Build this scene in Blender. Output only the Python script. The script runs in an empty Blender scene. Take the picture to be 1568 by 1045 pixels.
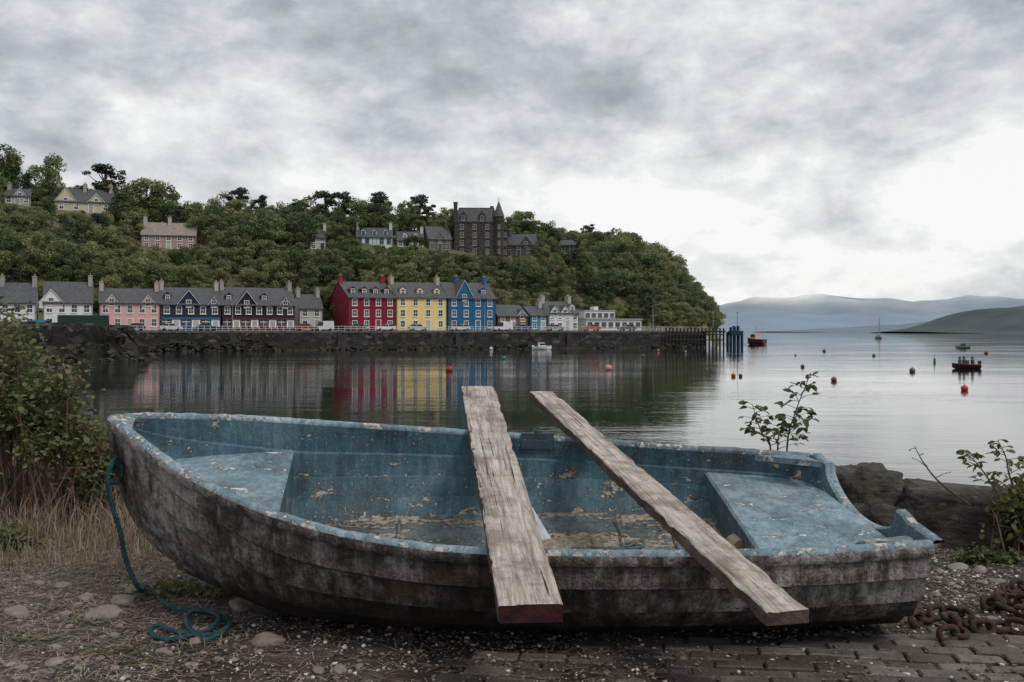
import bpy, math, random, bmesh
import numpy as np
from mathutils import Vector, Matrix, noise
random.seed(7); rng=np.random.default_rng(7)
F=1524.0; CU=784.0; CV=508.0; CZ=1.4; WZ=-2.4
def P(u,v,y): return Vector(((u-CU)/F*y, y, CZ-(v-CV)/F*y))
def onwater(u,v):
    y=(CZ-WZ)*F/(v-CV); return Vector(((u-CU)/F*y,y,WZ))
scene=bpy.context.scene
def link(o): scene.collection.objects.link(o); return o
def empty(name,M=None):
    o=bpy.data.objects.new(name,None); o.empty_display_size=.3; link(o)
    if M is not None: o.matrix_world=M
    return o
class MB:
    def __init__(s): s.v=[];s.f=[];s.m=[]
    def add(s,vs,fs,m=0):
        o=len(s.v); s.v+=[tuple(p) for p in vs]; s.f+=[tuple(i+o for i in f) for f in fs]; s.m+=[m]*len(fs)
    def box(s,x0,x1,y0,y1,z0,z1,m=0,M=None):
        vs=[Vector(p) for p in [(x0,y0,z0),(x1,y0,z0),(x1,y1,z0),(x0,y1,z0),(x0,y0,z1),(x1,y0,z1),(x1,y1,z1),(x0,y1,z1)]]
        if M is not None: vs=[M@p for p in vs]
        s.add(vs,[(0,3,2,1),(4,5,6,7),(0,1,5,4),(1,2,6,5),(2,3,7,6),(3,0,4,7)],m)
    def prism(s,poly,y0,y1,m=0):
        n=len(poly); vs=[(x,y0,z) for x,z in poly]+[(x,y1,z) for x,z in poly]
        s.add(vs,[tuple(range(n)),tuple(range(2*n-1,n-1,-1))]+[(i,i+n,(i+1)%n+n,(i+1)%n) for i in range(n)],m)
    def cyl(s,c,r0,r1,h,n=8,m=0,axis='z'):
        vs=[]
        for k,(r,t) in enumerate(((r0,0),(r1,h))):
            for i in range(n):
                a=2*math.pi*i/n; p=(r*math.cos(a),r*math.sin(a),t)
                if axis=='y': p=(p[0],p[2],p[1])
                if axis=='x': p=(p[2],p[0],p[1])
                vs.append((c[0]+p[0],c[1]+p[1],c[2]+p[2]))
        s.add(vs,[tuple(range(n-1,-1,-1)),tuple(range(n,2*n))]+[(i,(i+1)%n,(i+1)%n+n,i+n) for i in range(n)],m)
    def grid(s,rows,m=0,flip=False):
        nr=len(rows); nc=len(rows[0]); vs=[p for r in rows for p in r]; fs=[]
        for i in range(nr-1):
            for j in range(nc-1):
                q=(i*nc+j,i*nc+j+1,(i+1)*nc+j+1,(i+1)*nc+j)
                fs.append(q[::-1] if flip else q)
        s.add(vs,fs,m)
    def tube(s,pts,rad,seg=8,m=0):
        pts=[Vector(p) for p in pts]; n=len(pts)
        if not hasattr(rad,'__len__'): rad=[rad]*n
        ref=None; rows=[]
        for i in range(n):
            t=(pts[min(i+1,n-1)]-pts[max(i-1,0)]).normalized()
            if ref is None: ref=t.orthogonal().normalized()
            ref=(ref-t*ref.dot(t)).normalized(); b=t.cross(ref)
            rows.append([pts[i]+(ref*math.cos(2*math.pi*k/seg)+b*math.sin(2*math.pi*k/seg))*rad[i] for k in range(seg+1)])
        s.grid(rows,m)
        s.add(rows[0][:-1],[tuple(range(seg))],m); s.add(rows[-1][:-1],[tuple(range(seg-1,-1,-1))],m)
    def obj(s,name,mats,parent=None,smooth=None,world=False):
        me=bpy.data.meshes.new(name); me.from_pydata(s.v,[],s.f)
        if not isinstance(mats,(list,tuple)): mats=[mats]
        for mt in mats: me.materials.append(mt)
        me.polygons.foreach_set('material_index',s.m)
        if smooth is not None:
            me.polygons.foreach_set('use_smooth',[True]*len(s.f)); me.update()
            me.set_sharp_from_angle(angle=math.radians(smooth))
        me.update(); o=bpy.data.objects.new(name,me); link(o)
        if parent is not None:
            o.parent=parent
            if world: o.matrix_parent_inverse=parent.matrix_world.inverted()
        return o
def npmesh(name,V,Fc,mats,rnd=None,smooth=False,parent=None):
    me=bpy.data.meshes.new(name); me.from_pydata(np.asarray(V).tolist(),[],np.asarray(Fc).tolist())
    for mt in (mats if isinstance(mats,(list,tuple)) else [mats]): me.materials.append(mt)
    if rnd is not None:
        a=me.attributes.new('rnd','FLOAT','FACE'); a.data.foreach_set('value',np.asarray(rnd,dtype=np.float32))
    if smooth: me.polygons.foreach_set('use_smooth',[True]*len(me.polygons))
    me.update()
    o=bpy.data.objects.new(name,me); link(o)
    if parent: o.parent=parent
    return o

# ---------------------------------------------------------------- materials
class NT:
    def __init__(s,name):
        s.m=bpy.data.materials.new(name); s.m.use_nodes=True; s.t=s.m.node_tree; s.t.nodes.clear()
        s.out=s.t.nodes.new('ShaderNodeOutputMaterial'); s.b=s.t.nodes.new('ShaderNodeBsdfPrincipled')
        s.t.links.new(s.b.outputs[0],s.out.inputs[0]); s.tc=s.t.nodes.new('ShaderNodeTexCoord')
        s.b.inputs['Specular IOR Level'].default_value=.3
    def L(s,a,b): s.t.links.new(a,b)
    def n(s,ty,**k):
        nd=s.t.nodes.new('ShaderNode'+ty)
        for a,v in k.items(): setattr(nd,a,v)
        return nd
    def val(s,sock,v):
        if hasattr(v,'links') : s.L(v,sock)
        else: sock.default_value=v
    def mapping(s,scale=(1,1,1),src=None,loc=(0,0,0),rot=(0,0,0)):
        mp=s.n('Mapping'); mp.inputs['Scale'].default_value=scale; mp.inputs['Location'].default_value=loc; mp.inputs['Rotation'].default_value=rot
        s.L(src or s.tc.outputs['Object'],mp.inputs['Vector']); return mp.outputs[0]
    def noise(s,scale,detail=5,rough=.55,vec=None,dist=0):
        nd=s.n('TexNoise'); nd.inputs['Scale'].default_value=scale; nd.inputs['Detail'].default_value=detail
        nd.inputs['Roughness'].default_value=rough; nd.inputs['Distortion'].default_value=dist
        s.L(vec or s.tc.outputs['Object'],nd.inputs['Vector']); return nd.outputs['Fac']
    def vor(s,scale,vec=None,feature='F1',out='Distance',rand=1):
        nd=s.n('TexVoronoi',feature=feature); nd.inputs['Scale'].default_value=scale; nd.inputs['Randomness'].default_value=rand
        s.L(vec or s.tc.outputs['Object'],nd.inputs['Vector']); return nd.outputs[out]
    def ramp(s,fac,stops,interp='LINEAR'):
        r=s.n('ValToRGB'); r.color_ramp.interpolation=interp; e=r.color_ramp.elements
        while len(e)<len(stops): e.new(.5)
        for i,(p,c) in enumerate(stops):
            e[i].position=p
            if not hasattr(c,'__len__'): c=(c,c,c)
            e[i].color=(*c,1)
        s.L(fac,r.inputs[0]); return r.outputs[0]
    def mix(s,f,a,b,mode='MIX'):
        m=s.n('Mix',data_type='RGBA',blend_type=mode)
        s.val(m.inputs[0],f)
        for sk,v in ((m.inputs[6],a),(m.inputs[7],b)):
            if hasattr(v,'links'): s.L(v,sk)
            else: sk.default_value=(*v,1)
        return m.outputs[2]
    def math(s,op,a,b=0,c=0,clamp=False):
        m=s.n('Math',operation=op,use_clamp=clamp); s.val(m.inputs[0],a); s.val(m.inputs[1],b); s.val(m.inputs[2],c); return m.outputs[0]
    def bump(s,h,st=.5,d=.02,prev=None):
        b=s.n('Bump'); b.inputs['Strength'].default_value=st; b.inputs['Distance'].default_value=d; s.L(h,b.inputs['Height'])
        if prev: s.L(prev,b.inputs['Normal'])
        return b.outputs[0]
    def fin(s,col=None,rough=None,normal=None):
        if col is not None:
            if hasattr(col,'links'): s.L(col,s.b.inputs['Base Color'])
            else: s.b.inputs['Base Color'].default_value=(*col,1)
        if rough is not None: s.val(s.b.inputs['Roughness'],rough)
        if normal is not None: s.L(normal,s.b.inputs['Normal'])
        return s.m
def lerp3(c,k): return tuple(min(1,x*k) for x in c)
def simple(name,col,rough=.7,var=.25,scale=2,bumpd=0):
    t=NT(name); f=t.noise(scale,6,.6); c=t.ramp(f,[(.3,lerp3(col,1-var)),(.7,lerp3(col,1+var))])
    nm=t.bump(t.noise(scale*4,5),.6,bumpd) if bumpd else None
    return t.fin(c,rough,nm)
_c={}
def cm(col,rough=.7,name='paint',var=.15,scale=1.2):
    k=(col,rough,name)
    if k not in _c: _c[k]=simple(name,col,rough,var,scale)
    return _c[k]
def wallmat(name,col):
    t=NT(name); a=t.noise(.6,5,.6); s=t.noise(1,4,.6,t.mapping((2.2,2.2,.25)))
    c=t.mix(t.math('MULTIPLY',a,.35),col,lerp3(col,.72))
    c=t.mix(t.ramp(s,[(.5,0),(.8,.4)]),c,lerp3(col,.45))
    return t.fin(c,.85,t.bump(t.noise(9,3),.4,.02))
WHITE=simple('white_paint',(.74,.74,.72),.6,.08,1)
def glassmat():
    t=NT('window_glass'); c=t.ramp(t.noise(.9,2),[(.4,(.015,.018,.02)),(.65,(.09,.1,.11))]); return t.fin(c,.12)
GLASS=glassmat()
def slatemat():
    t=NT('slate_roof'); f=t.noise(2.2,6,.7); c=t.ramp(f,[(.3,(.035,.037,.042)),(.55,(.072,.075,.082)),(.75,(.12,.12,.125))])
    c=t.mix(t.ramp(t.noise(.7,5,.6),[(.55,0),(.75,.5)]),c,(.09,.09,.065))
    w=t.n('TexWave',bands_direction='Z'); w.inputs['Scale'].default_value=1.6; w.inputs['Distortion'].default_value=.5; t.L(t.tc.outputs['Object'],w.inputs['Vector'])
    return t.fin(c,.6,t.bump(w.outputs['Fac'],.4,.05))
SLATE=slatemat()
def stonemat(name,cols,sc=1.2,mort=(.05,.045,.04),bd=.06):
    t=NT(name); v=t.mapping((1,1,1.7))
    col=t.vor(sc,v,'F1','Color'); sep=t.n('SeparateColor'); t.L(col,sep.inputs[0])
    c=t.ramp(sep.outputs[0],[(0,cols[0]),(.5,cols[1]),(1,cols[2])])
    ed=t.vor(sc,v,'DISTANCE_TO_EDGE','Distance'); c=t.mix(t.ramp(ed,[(.02,1),(.07,0)]),c,mort)
    c=t.mix(t.ramp(t.noise(sc*3,6,.7),[(.35,.7),(.65,0)]),c,lerp3(cols[0],.45))
    return t.fin(c,.85,t.bump(t.ramp(ed,[(0,0),(.12,1)]),.7,bd))
DARKSTONE=stonemat('dark_whinstone',[(.03,.026,.024),(.062,.054,.05),(.11,.098,.085)],1.6,(.08,.072,.064))
def quaymat():
    t=NT('harbour_wall_stone'); v=t.mapping((1,1,1.6)); col=t.vor(.8,v,'F1','Color'); sep=t.n('SeparateColor'); t.L(col,sep.inputs[0])
    c=t.ramp(sep.outputs[0],[(0,(.010,.009,.008)),(.5,(.026,.023,.020)),(.85,(.06,.054,.046)),(1,(.11,.10,.085))])
    ed=t.vor(.8,v,'DISTANCE_TO_EDGE','Distance'); c=t.mix(t.ramp(ed,[(.01,1),(.07,0)]),c,(.006,.006,.005))
    sx=t.n('SeparateXYZ'); t.L(t.tc.outputs['Object'],sx.inputs[0])
    z=t.math('ADD',sx.outputs[2],t.math('MULTIPLY',t.noise(.25,7,.75),2.6))
    mr=t.ramp(t.math('MULTIPLY_ADD',z,.2,.5),[(.40,1),(.58,0)])
    weed=t.ramp(t.noise(1.5,6,.7),[(.35,(.006,.006,.004)),(.7,(.030,.027,.012))])
    c=t.mix(mr,c,weed)
    c=t.mix(t.ramp(t.noise(.12,6,.7,t.mapping((1,1,.4))),[(.45,0),(.62,.6)]),c,(.012,.011,.009))
    return t.fin(c,.75,t.bump(t.noise(1.2,7,.75),1,.5))
QUAY=quaymat()
def foliage(name,stops,trans=.25,objrand=True,scale=.45):
    t=NT(name); at=t.n('Attribute'); at.attribute_name='rnd'; oi=t.n('ObjectInfo')
    f=t.math('MULTIPLY',at.outputs['Fac'],.45)
    if objrand: f=t.math('ADD',f,t.math('MULTIPLY',oi.outputs['Random'],.57))
    else: f=t.math('ADD',f,t.math('MULTIPLY',t.noise(scale,2),.5))
    c=t.ramp(f,stops); t.fin(c,.55)
    tr=t.n('BsdfTranslucent'); t.L(c,tr.inputs[0]); mx=t.n('MixShader'); mx.inputs[0].default_value=trans
    t.L(t.b.outputs[0],mx.inputs[1]); t.L(tr.outputs[0],mx.inputs[2]); t.L(mx.outputs[0],t.out.inputs[0]); return t.m
TREELEAF=foliage('tree_foliage',[(0,(.028,.050,.022)),(.2,(.06,.095,.038)),(.45,(.12,.155,.062)),(.7,(.20,.225,.095)),(.88,(.28,.27,.13)),(1,(.28,.22,.12))],.33)
PINELEAF=foliage('pine_foliage',[(0,(.014,.027,.016)),(.5,(.035,.055,.03)),(1,(.06,.08,.04))],.1)
BARK=simple('bark',(.09,.07,.055),.9,.4,5,.03)

# ---------------------------------------------------------------- camera, world, sun
cam=bpy.data.cameras.new('camera'); co=bpy.data.objects.new('camera',cam); link(co)
co.location=(0,0,CZ); co.rotation_euler=(math.radians(90),0,0)
cam.sensor_width=36; cam.lens=F/1568*36; cam.shift_y=-14.5/1568; cam.clip_end=60000; cam.clip_start=.05
scene.camera=co
SUN_EL=50; SUN_AZ=132
w=bpy.data.worlds.new('World'); scene.world=w; w.use_nodes=True; nt=w.node_tree; nt.nodes.clear()
class WN(NT):
    def __init__(s,t): s.t=t; s.tc=s.n('TexCoord')
W=WN(nt); wo=W.n('OutputWorld')
sky=W.n('TexSky',sky_type='NISHITA'); sky.sun_disc=False; sky.sun_elevation=math.radians(SUN_EL); sky.sun_rotation=math.radians(SUN_AZ)
bg1=W.n('Background'); bg1.inputs[1].default_value=.08; W.L(sky.outputs[0],bg1.inputs[0])
sx=W.n('SeparateXYZ'); W.L(W.tc.outputs['Generated'],sx.inputs[0]); X,Y,Z=sx.outputs
zc=W.math('MAXIMUM',Z,0.0)
D3=W.mapping((1,1,2.2),W.tc.outputs['Generated'],(.3,.1,0)); D4=W.mapping((1,1,1.8),W.tc.outputs['Generated'],(2.3,.6,0))
n1=W.noise(3.2,9,.52,D3,.15)
n2=W.noise(9.0,10,.6,D4,.15)
n4=W.noise(24,8,.6,D4,.1)
base=W.ramp(zc,[(0,.66),(.04,.77),(.10,.90),(.15,.84),(.19,.56),(.24,.42),(.32,.52),(.5,.7),(1,.95)])
f=W.math('MULTIPLY_ADD',n1,1.9,-.95); f=W.math('ADD',f,base); f=W.math('ADD',f,W.math('MULTIPLY_ADD',n2,1.5,-.75)); f=W.math('ADD',f,W.math('MULTIPLY_ADD',n4,.45,-.22))
f=W.math('ADD',f,W.math('MULTIPLY',X,.1))
ccol=W.ramp(f,[(0,(.28,.305,.34)),(.25,(.37,.395,.43)),(.5,(.51,.535,.57)),(.75,(.72,.735,.75)),(.95,(.89,.895,.89)),(1,(.95,.95,.94))])
bg2=W.n('Background'); bg2.inputs[1].default_value=1.04; W.L(ccol,bg2.inputs[0])
ms=W.n('MixShader'); ms.inputs[0].default_value=.93; W.L(bg1.outputs[0],ms.inputs[1]); W.L(bg2.outputs[0],ms.inputs[2]); W.L(ms.outputs[0],wo.inputs[0])
sl=bpy.data.lights.new('sun','SUN'); sl.energy=1.5; sl.angle=math.radians(12); sl.color=(1,.965,.91); so=bpy.data.objects.new('sun',sl); link(so)
az=math.radians(SUN_AZ); el=math.radians(SUN_EL)
sd=Vector((math.sin(az)*math.cos(el),math.cos(az)*math.cos(el),math.sin(el))); so.rotation_euler=(-sd).to_track_quat('-Z','Y').to_euler()
scene.view_settings.view_transform='Standard'; scene.view_settings.look='None'; scene.view_settings.exposure=0

# ---------------------------------------------------------------- water
t=NT('water')
pos=t.n('NewGeometry').outputs['Position']
v1=t.mapping((.35,.9,1),pos,rot=(0,0,.12)); v2=t.mapping((1.4,3.2,1),pos,rot=(0,0,-.2))
a=t.noise(.55,3,.5,v1); b=t.noise(1.0,3,.55,v2)
patch=t.ramp(t.noise(.022,4,.55,t.mapping((1,2.2,1),pos)),[(.40,.3),(.62,1)])
h=t.math('MULTIPLY',t.math('ADD',t.math('MULTIPLY',a,.036),t.math('MULTIPLY',b,.011)),patch)
t.fin((.009,.018,.014),.02,t.bump(h,1.0,1.0)); t.b.inputs['IOR'].default_value=1.35; t.b.inputs['Specular IOR Level'].default_value=.5
wb=MB(); wb.add([(-20000,3,WZ),(20000,3,WZ),(20000,40000,WZ),(-20000,40000,WZ)],[(0,1,2,3)]); wb.obj('water',t.m)

# ---------------------------------------------------------------- far hills
def ridge(name,y,pts,col,mist,seed,dx=25,d=None):
    xs=np.arange((pts[0][0]-CU)/F*y,(pts[-1][0]-CU)/F*y,dx); d=d or y*.25
    prof=np.interp(xs,[(p[0]-CU)/F*y for p in pts],[CZ-(p[1]-CV)/F*y for p in pts]); rows=[]
    for j in range(12):
        g=[0,.1,.22,.36,.5,.64,.78,.9,1,.9,.6,0][j]
        rows.append([(x,y-d+d*j/8, (WZ-1)+(z-WZ+1)*g*(1+.12*noise.fractal(Vector((x/(y*.06),j*.6,seed)),1,2,5))) for x,z in zip(xs,prof)])
    m=MB(); m.grid(rows,0,True)
    t=NT(name+'_ground'); f=t.noise(14/y*1.4,7,.62); c=t.ramp(f,[(.35,col[0]),(.65,col[1])])  # distance haze is painted into these colours: farther ridges paler and bluer
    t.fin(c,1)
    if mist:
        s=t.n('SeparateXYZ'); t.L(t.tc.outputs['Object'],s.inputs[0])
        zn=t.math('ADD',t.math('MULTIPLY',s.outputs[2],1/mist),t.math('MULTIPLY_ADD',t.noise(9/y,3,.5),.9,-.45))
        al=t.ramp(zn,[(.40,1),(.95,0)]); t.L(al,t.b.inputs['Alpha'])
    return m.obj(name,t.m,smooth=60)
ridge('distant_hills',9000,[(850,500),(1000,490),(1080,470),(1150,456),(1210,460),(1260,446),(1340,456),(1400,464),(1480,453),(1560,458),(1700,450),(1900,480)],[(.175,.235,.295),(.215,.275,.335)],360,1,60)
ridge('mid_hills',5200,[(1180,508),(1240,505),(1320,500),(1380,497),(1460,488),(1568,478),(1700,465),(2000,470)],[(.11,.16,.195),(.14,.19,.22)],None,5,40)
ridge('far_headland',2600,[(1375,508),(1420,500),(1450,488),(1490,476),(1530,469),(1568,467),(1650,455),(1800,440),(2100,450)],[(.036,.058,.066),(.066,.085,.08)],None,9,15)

# ---------------------------------------------------------------- town terrain
QA=.4188; A0=231.5; ANG=math.atan(QA)
us=[-900,-500,-100,0,60,130,200,300,400,500,600,700,800,880,950,1000,1040,1075,1092,1105,1140]
vs_=[240,255,285,300,306,318,336,345,350,352,352,355,365,378,396,416,440,470,500,530,545]
ge=[-200,14,26,40,60,78,110,170]; gv=[0,0,.33,.5,.82,1,1.02,.9]
def exy(u,e):
    k=(u-CU)/F; y=(A0+e)/(1-QA*k); return k*y,y
def tz(u,e):
    x,y=exy(u,e); xr,yr=exy(u,76); R=CZ-(np.interp(u,us,vs_)-CV)/F*yr
    g=float(np.interp(e,ge,gv)); base=1.55
    if u>1078: base=1.55-(u-1078)/27*6
    z=base+(R-base)*g if R>base else base
    if e>15: z+=1.0*noise.fractal(Vector((x*.07,y*.07,0)),1,2,3)*min(1,(e-15)/10)
    return z
def hit(u,v,e0=16):
    e=e0
    while e<140:
        x,y=exy(u,e); z=tz(u,e)
        if CV-(z-CZ)/y*F<=v: return x,y,z,e
        e+=.7
    x,y=exy(u,78); return x,y,tz(u,78),78
ucols=list(np.arange(-900,-100,40))+list(np.arange(-100,1141,6)); erow=list(np.linspace(-10.9,14,6))+list(np.arange(16,100,2.2))+[105,115,130,150,170]
rows=[[(*exy(u,e),tz(u,e)) for u in ucols] for e in erow]
m=MB(); m.grid(rows)
t=NT('hillside_ground'); f=t.noise(.09,8,.65); c=t.ramp(f,[(.3,(.04,.05,.022)),(.42,(.08,.095,.04)),(.52,(.15,.14,.07)),(.65,(.16,.12,.08)),(.8,(.09,.08,.07))])
hill=m.obj('hillside',t.fin(c,.95,t.bump(t.noise(.6,7,.7),1,.8)),smooth=60)
m=MB(); uc=[u for u in ucols if u<=1082]
rw=[]
for (e,z) in ((-10.6,1.50),(-11.0,1.50),(-11.3,-.5),(-11.8,-2.0),(-13.2,-3.2)):
    rw.append([Vector((*exy(u,e),z+(0 if z>1 else .35*noise.noise(Vector((u*.05,z,0)))))) for u in uc])
m.grid(rw,0,True)
m.add([(*exy(1082,-11),1.56),(*exy(1082,-13.2),-3.2),(*exy(1082,25),-3.2),(*exy(1082,25),1.5)],[(0,1,2,3)])
HWALL=m.obj('harbour_wall',QUAY)
m=MB(); m.grid([[Vector((*exy(u,e),z)) for u in uc] for e,z in ((-11.12,1.18),(-11.12,1.56),(-10.5,1.56))],0,True); m.obj('harbour_wall_coping',simple('coping_stone',(.10,.092,.082),.8,.5,.8))
bm=bmesh.new(); bmesh.ops.create_icosphere(bm,subdivisions=1,radius=1); IV=np.array([v.co[:] for v in bm.verts]); IF=np.array([[v.index for v in f.verts] for f in bm.faces]); bm.free()
def stones(name,pts,sizes,mat,flat=.6):
    n=len(pts); V=np.repeat(IV[None],n,0)*(1+rng.normal(size=(n,len(IV),1))*.16); sc=rng.uniform(.7,1.3,(n,1,3)); sc[:,:,2]*=flat
    V=V*sc*sizes[:,None,None]; an=rng.uniform(0,6.28,n); c,s=np.cos(an)[:,None],np.sin(an)[:,None]
    x=V[:,:,0]*c-V[:,:,1]*s; y=V[:,:,0]*s+V[:,:,1]*c; V=np.stack([x,y,V[:,:,2]],2)+pts[:,None,:]
    Fc=(IF[None]+np.arange(n)[:,None,None]*len(IV)).reshape(-1,3); return npmesh(name,V.reshape(-1,3),Fc,mat,np.repeat(rng.uniform(0,1,n),len(IF)))
pp=[];ss=[]
for i in range(1500):
    u=random.uniform(-100,1080); q=random.random(); am=max(.1,noise.noise(Vector((u*.012,3,0)))+.5)*(1.5 if u<480 else .9); e=-11.5-q*3.0; x,y=exy(u,e); pp.append((x,y,-2.6+(1-q)*1.9*am)); ss.append(random.uniform(.2,.6))
stones('shore_rubble',np.array(pp),np.array(ss),simple('wet_weedy_rock',(.020,.018,.013),.6,.8,.5))
def along(u1,u2,e,n):
    return [Vector((*exy(u,e),0)) for u in np.linspace(u1,u2,n)]
m=MB(); m.grid([[(*exy(u,e),z) for u in uc] for e,z in ((-9.5,1.562),(-3.2,1.562))]); m.obj('quayside_road',simple('asphalt',(.055,.055,.057),.85,.2,.6))
m=MB(); m.grid([[(*exy(u,e),z) for u in uc] for e,z in ((-3.2,1.56),(-3.2,1.69),(-.2,1.69))]); m.obj('pavement',simple('pavement_slabs',(.22,.21,.2),.85,.2,.8))
m=MB()
pts=along(60,1080,-10.7,110)
for i,p in enumerate(pts):
    m.box(p.x-.04,p.x+.04,p.y-.04,p.y+.04,1.5,2.5)
for z in (2.48,2.0): m.tube([p+Vector((0,0,z)) for p in pts],.035,5)
m.obj('quay_railing',cm((.6,.6,.6),.6,'rail_paint'))
m=MB()
for u in (355,520,700,870):
    for k in range(9):
        x,y=exy(u+k*2.2,-11.6); m.box(x-.25,x+.25,y-.6,y+.6,-2.6,1.1-k*.42)
m.obj('quay_steps',simple('step_stone',(.05,.045,.04),.8,.3,1))

# ---------------------------------------------------------------- houses
def window(fr,gl,x,z,w,h,y=0,M=None):
    b=.10
    for a in ((x-w/2-b,x-w/2,z-b,z+h+b),(x+w/2,x+w/2+b,z-b,z+h+b),(x-w/2,x+w/2,z-b,z),(x-w/2,x+w/2,z+h,z+h+b)):
        fr.box(a[0],a[1],y-.09,y+.02,a[2],a[3],0,M)
    fr.box(x-w/2-.2,x+w/2+.2,y-.16,y-.092,z-b-.08,z-b,0,M)
    fr.box(x-w/2,x+w/2,y-.06,y-.03,z+h/2-.035,z+h/2+.035,0,M); fr.box(x-.02,x+.02,y-.055,y-.032,z,z+h,0,M)
    gl.box(x-w/2,x+w/2,y-.025,y+.02,z,z+h,0,M)
RECTS=[]
RF6=[(0,3,2,1),(4,5,6,7),(0,1,5,4),(1,2,6,5),(2,3,7,6),(3,0,4,7)]
def build_house(name,M,Wd,D,ze,zr,col,rows,cols,dorm=(),gab=(),chim=(),chcol=None,shop=None,roofm=None,trim=None,wh=1.45,ww=.95):
    E=empty(name,M); wm=wallmat(name+'_wall',col) if not isinstance(col,bpy.types.Material) else col
    roofm=roofm or SLATE; trim=trim or WHITE; H=ze
    wl=MB(); wl.add([(0,0,-1),(Wd,0,-1),(Wd,D,-1),(0,D,-1),(0,0,H),(Wd,0,H),(Wd,D,H),(0,D,H),(0,D/2,zr),(Wd,D/2,zr)],[(0,1,5,4),(2,3,7,6),(1,2,6,9,5),(3,0,4,8,7)])
    rf=MB(); o=.25; sl=(zr-H)/(D/2); th=.16
    for sg in (0,1):
        y0=-.3 if sg==0 else D+.3; z0=H-.3*sl
        rf.add([(-o+.12,y0,z0),(Wd+o-.12,y0,z0),(Wd+o-.12,D/2,zr),(-o+.12,D/2,zr),(-o+.12,y0,z0+th),(Wd+o-.12,y0,z0+th),(Wd+o-.12,D/2,zr+th),(-o+.12,D/2,zr+th)],RF6)
    fr=MB(); gl=MB(); dr=MB(); gt=MB()
    gt.box(-.1,Wd+.1,-.42,-.3,H-.3*sl-.05,H-.3*sl+.08)
    for px in (.12,Wd-.12): gt.box(px-.05,px+.05,-.11,-.02,-.5,H-.1)
    if rows:
        sh=H/rows
        for r in range(rows):
            if r==0 and shop: continue
            for c in range(cols):
                x=(c+.5)/cols*Wd
                if r==0 and c==cols//2 and not shop:
                    dr.box(x-.5,x+.5,-.05,.02,0,2.1); fr.box(x-.62,x-.5,-.1,.02,0,2.25); fr.box(x+.5,x+.62,-.1,.02,0,2.25); fr.box(x-.62,x+.62,-.1,.02,2.25,2.36); continue
                window(fr,gl,x,r*sh+sh*.28,ww,min(wh,sh*.58))
    if shop:
        sh=H/rows; sm=MB(); sm.box(0.1,Wd-.1,-.22,.0,-.5,.55); sm.box(.1,Wd-.1,-.32,.0,sh*.82,sh*.98)
        n=cols+1
        for c in range(n+1):
            x=.1+(Wd-.2)*c/n; sm.box(max(.1,x-.14),min(Wd-.1,x+.14),-.22,0,.55,sh*.82)
        for c in range(n):
            xa=.1+(Wd-.2)*c/n+.14; xb=.1+(Wd-.2)*(c+1)/n-.14
            if c%2==1 : dr.box(xa+.3,xb-.3,-.12,-.01,-.5,sh*.7); fr.box(xa,xa+.3,-.14,0,.55,sh*.82); fr.box(xb-.3,xb,-.14,0,.55,sh*.82); fr.box(xa+.3,xb-.3,-.14,0,sh*.7,sh*.82)
            else:
                gl.box(xa,xb,-.1,-.01,.55,sh*.82); fr.box((xa+xb)/2-.04,(xa+xb)/2+.04,-.14,-.1,.55,sh*.82); fr.box(xa,xb,-.14,-.101,sh*.62,sh*.66)
        sm.obj('shopfront',cm(shop,.5,'shop_paint'),E)
    for fx in dorm:
        x=fx*Wd; dz=H+.22*(zr-H); w=1.3; hh=1.15; y0=(dz-H)/sl; tp=.5
        wl.prism([(x-w/2,dz-.3),(x+w/2,dz-.3),(x+w/2,dz+hh),(x,dz+hh+tp),(x-w/2,dz+hh)],y0,D/2)
        for sgn in (-1,1):
            q0=[(x,dz+hh+tp+.02),(x+sgn*(w/2+.15),dz+hh-.1)]
            rf.add([(q0[0][0],y0-.15,q0[0][1]),(q0[1][0],y0-.15,q0[1][1]),(q0[1][0],D/2,q0[1][1]),(q0[0][0],D/2,q0[0][1]),(q0[0][0],y0-.15,q0[0][1]+.1),(q0[1][0],y0-.15,q0[1][1]+.1),(q0[1][0],D/2,q0[1][1]+.1),(q0[0][0],D/2,q0[0][1]+.1)],RF6)
        window(fr,gl,x,dz+.05,.72,1.0,y0)
    for g in gab:
        fx,w,ht=g[:3]; x=fx*Wd; zt=H+ht; k=ht/(w/2)
        wl.prism([(x-w/2,H-1.2),(x+w/2,H-1.2),(x+w/2,H+.1),(x,zt),(x-w/2,H+.1)],-.03,min(D/2,ht/sl))
        for sgn in (-1,1):
            rf.add([(x,-.25,zt+.02),(x+sgn*(w/2+.25),-.25,H+.1-.25*k),(x+sgn*(w/2+.25),D/2,H+.1-.25*k),(x,D/2,zt+.02),(x,-.25,zt+.17),(x+sgn*(w/2+.25),-.25,H+.25-.25*k),(x+sgn*(w/2+.25),D/2,H+.25-.25*k),(x,D/2,zt+.17)],RF6)
            fr.add([(x,-.27,zt),(x+sgn*(w/2+.25),-.27,H+.1-.25*k),(x+sgn*(w/2+.25),-.27,H-.02-.25*k),(x,-.27,zt-.13)],[(0,1,2,3)])
        window(fr,gl,x,H-.55,.85,1.35,-.03)
    cc=MB(); pm=MB()
    for fx in chim:
        x=min(max(fx*Wd,.42),Wd-.42); cc.box(x-.4,x+.4,D/2-1.0,D/2+1.0,H+.3*(zr-H),zr+1.3); cc.box(x-.47,x+.47,D/2-1.08,D/2+1.08,zr+1.3,zr+1.45)
        for q in (-.7,-.25,.25,.7): pm.cyl((x,D/2+q,zr+1.45),.12,.1,.45,7)
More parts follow.
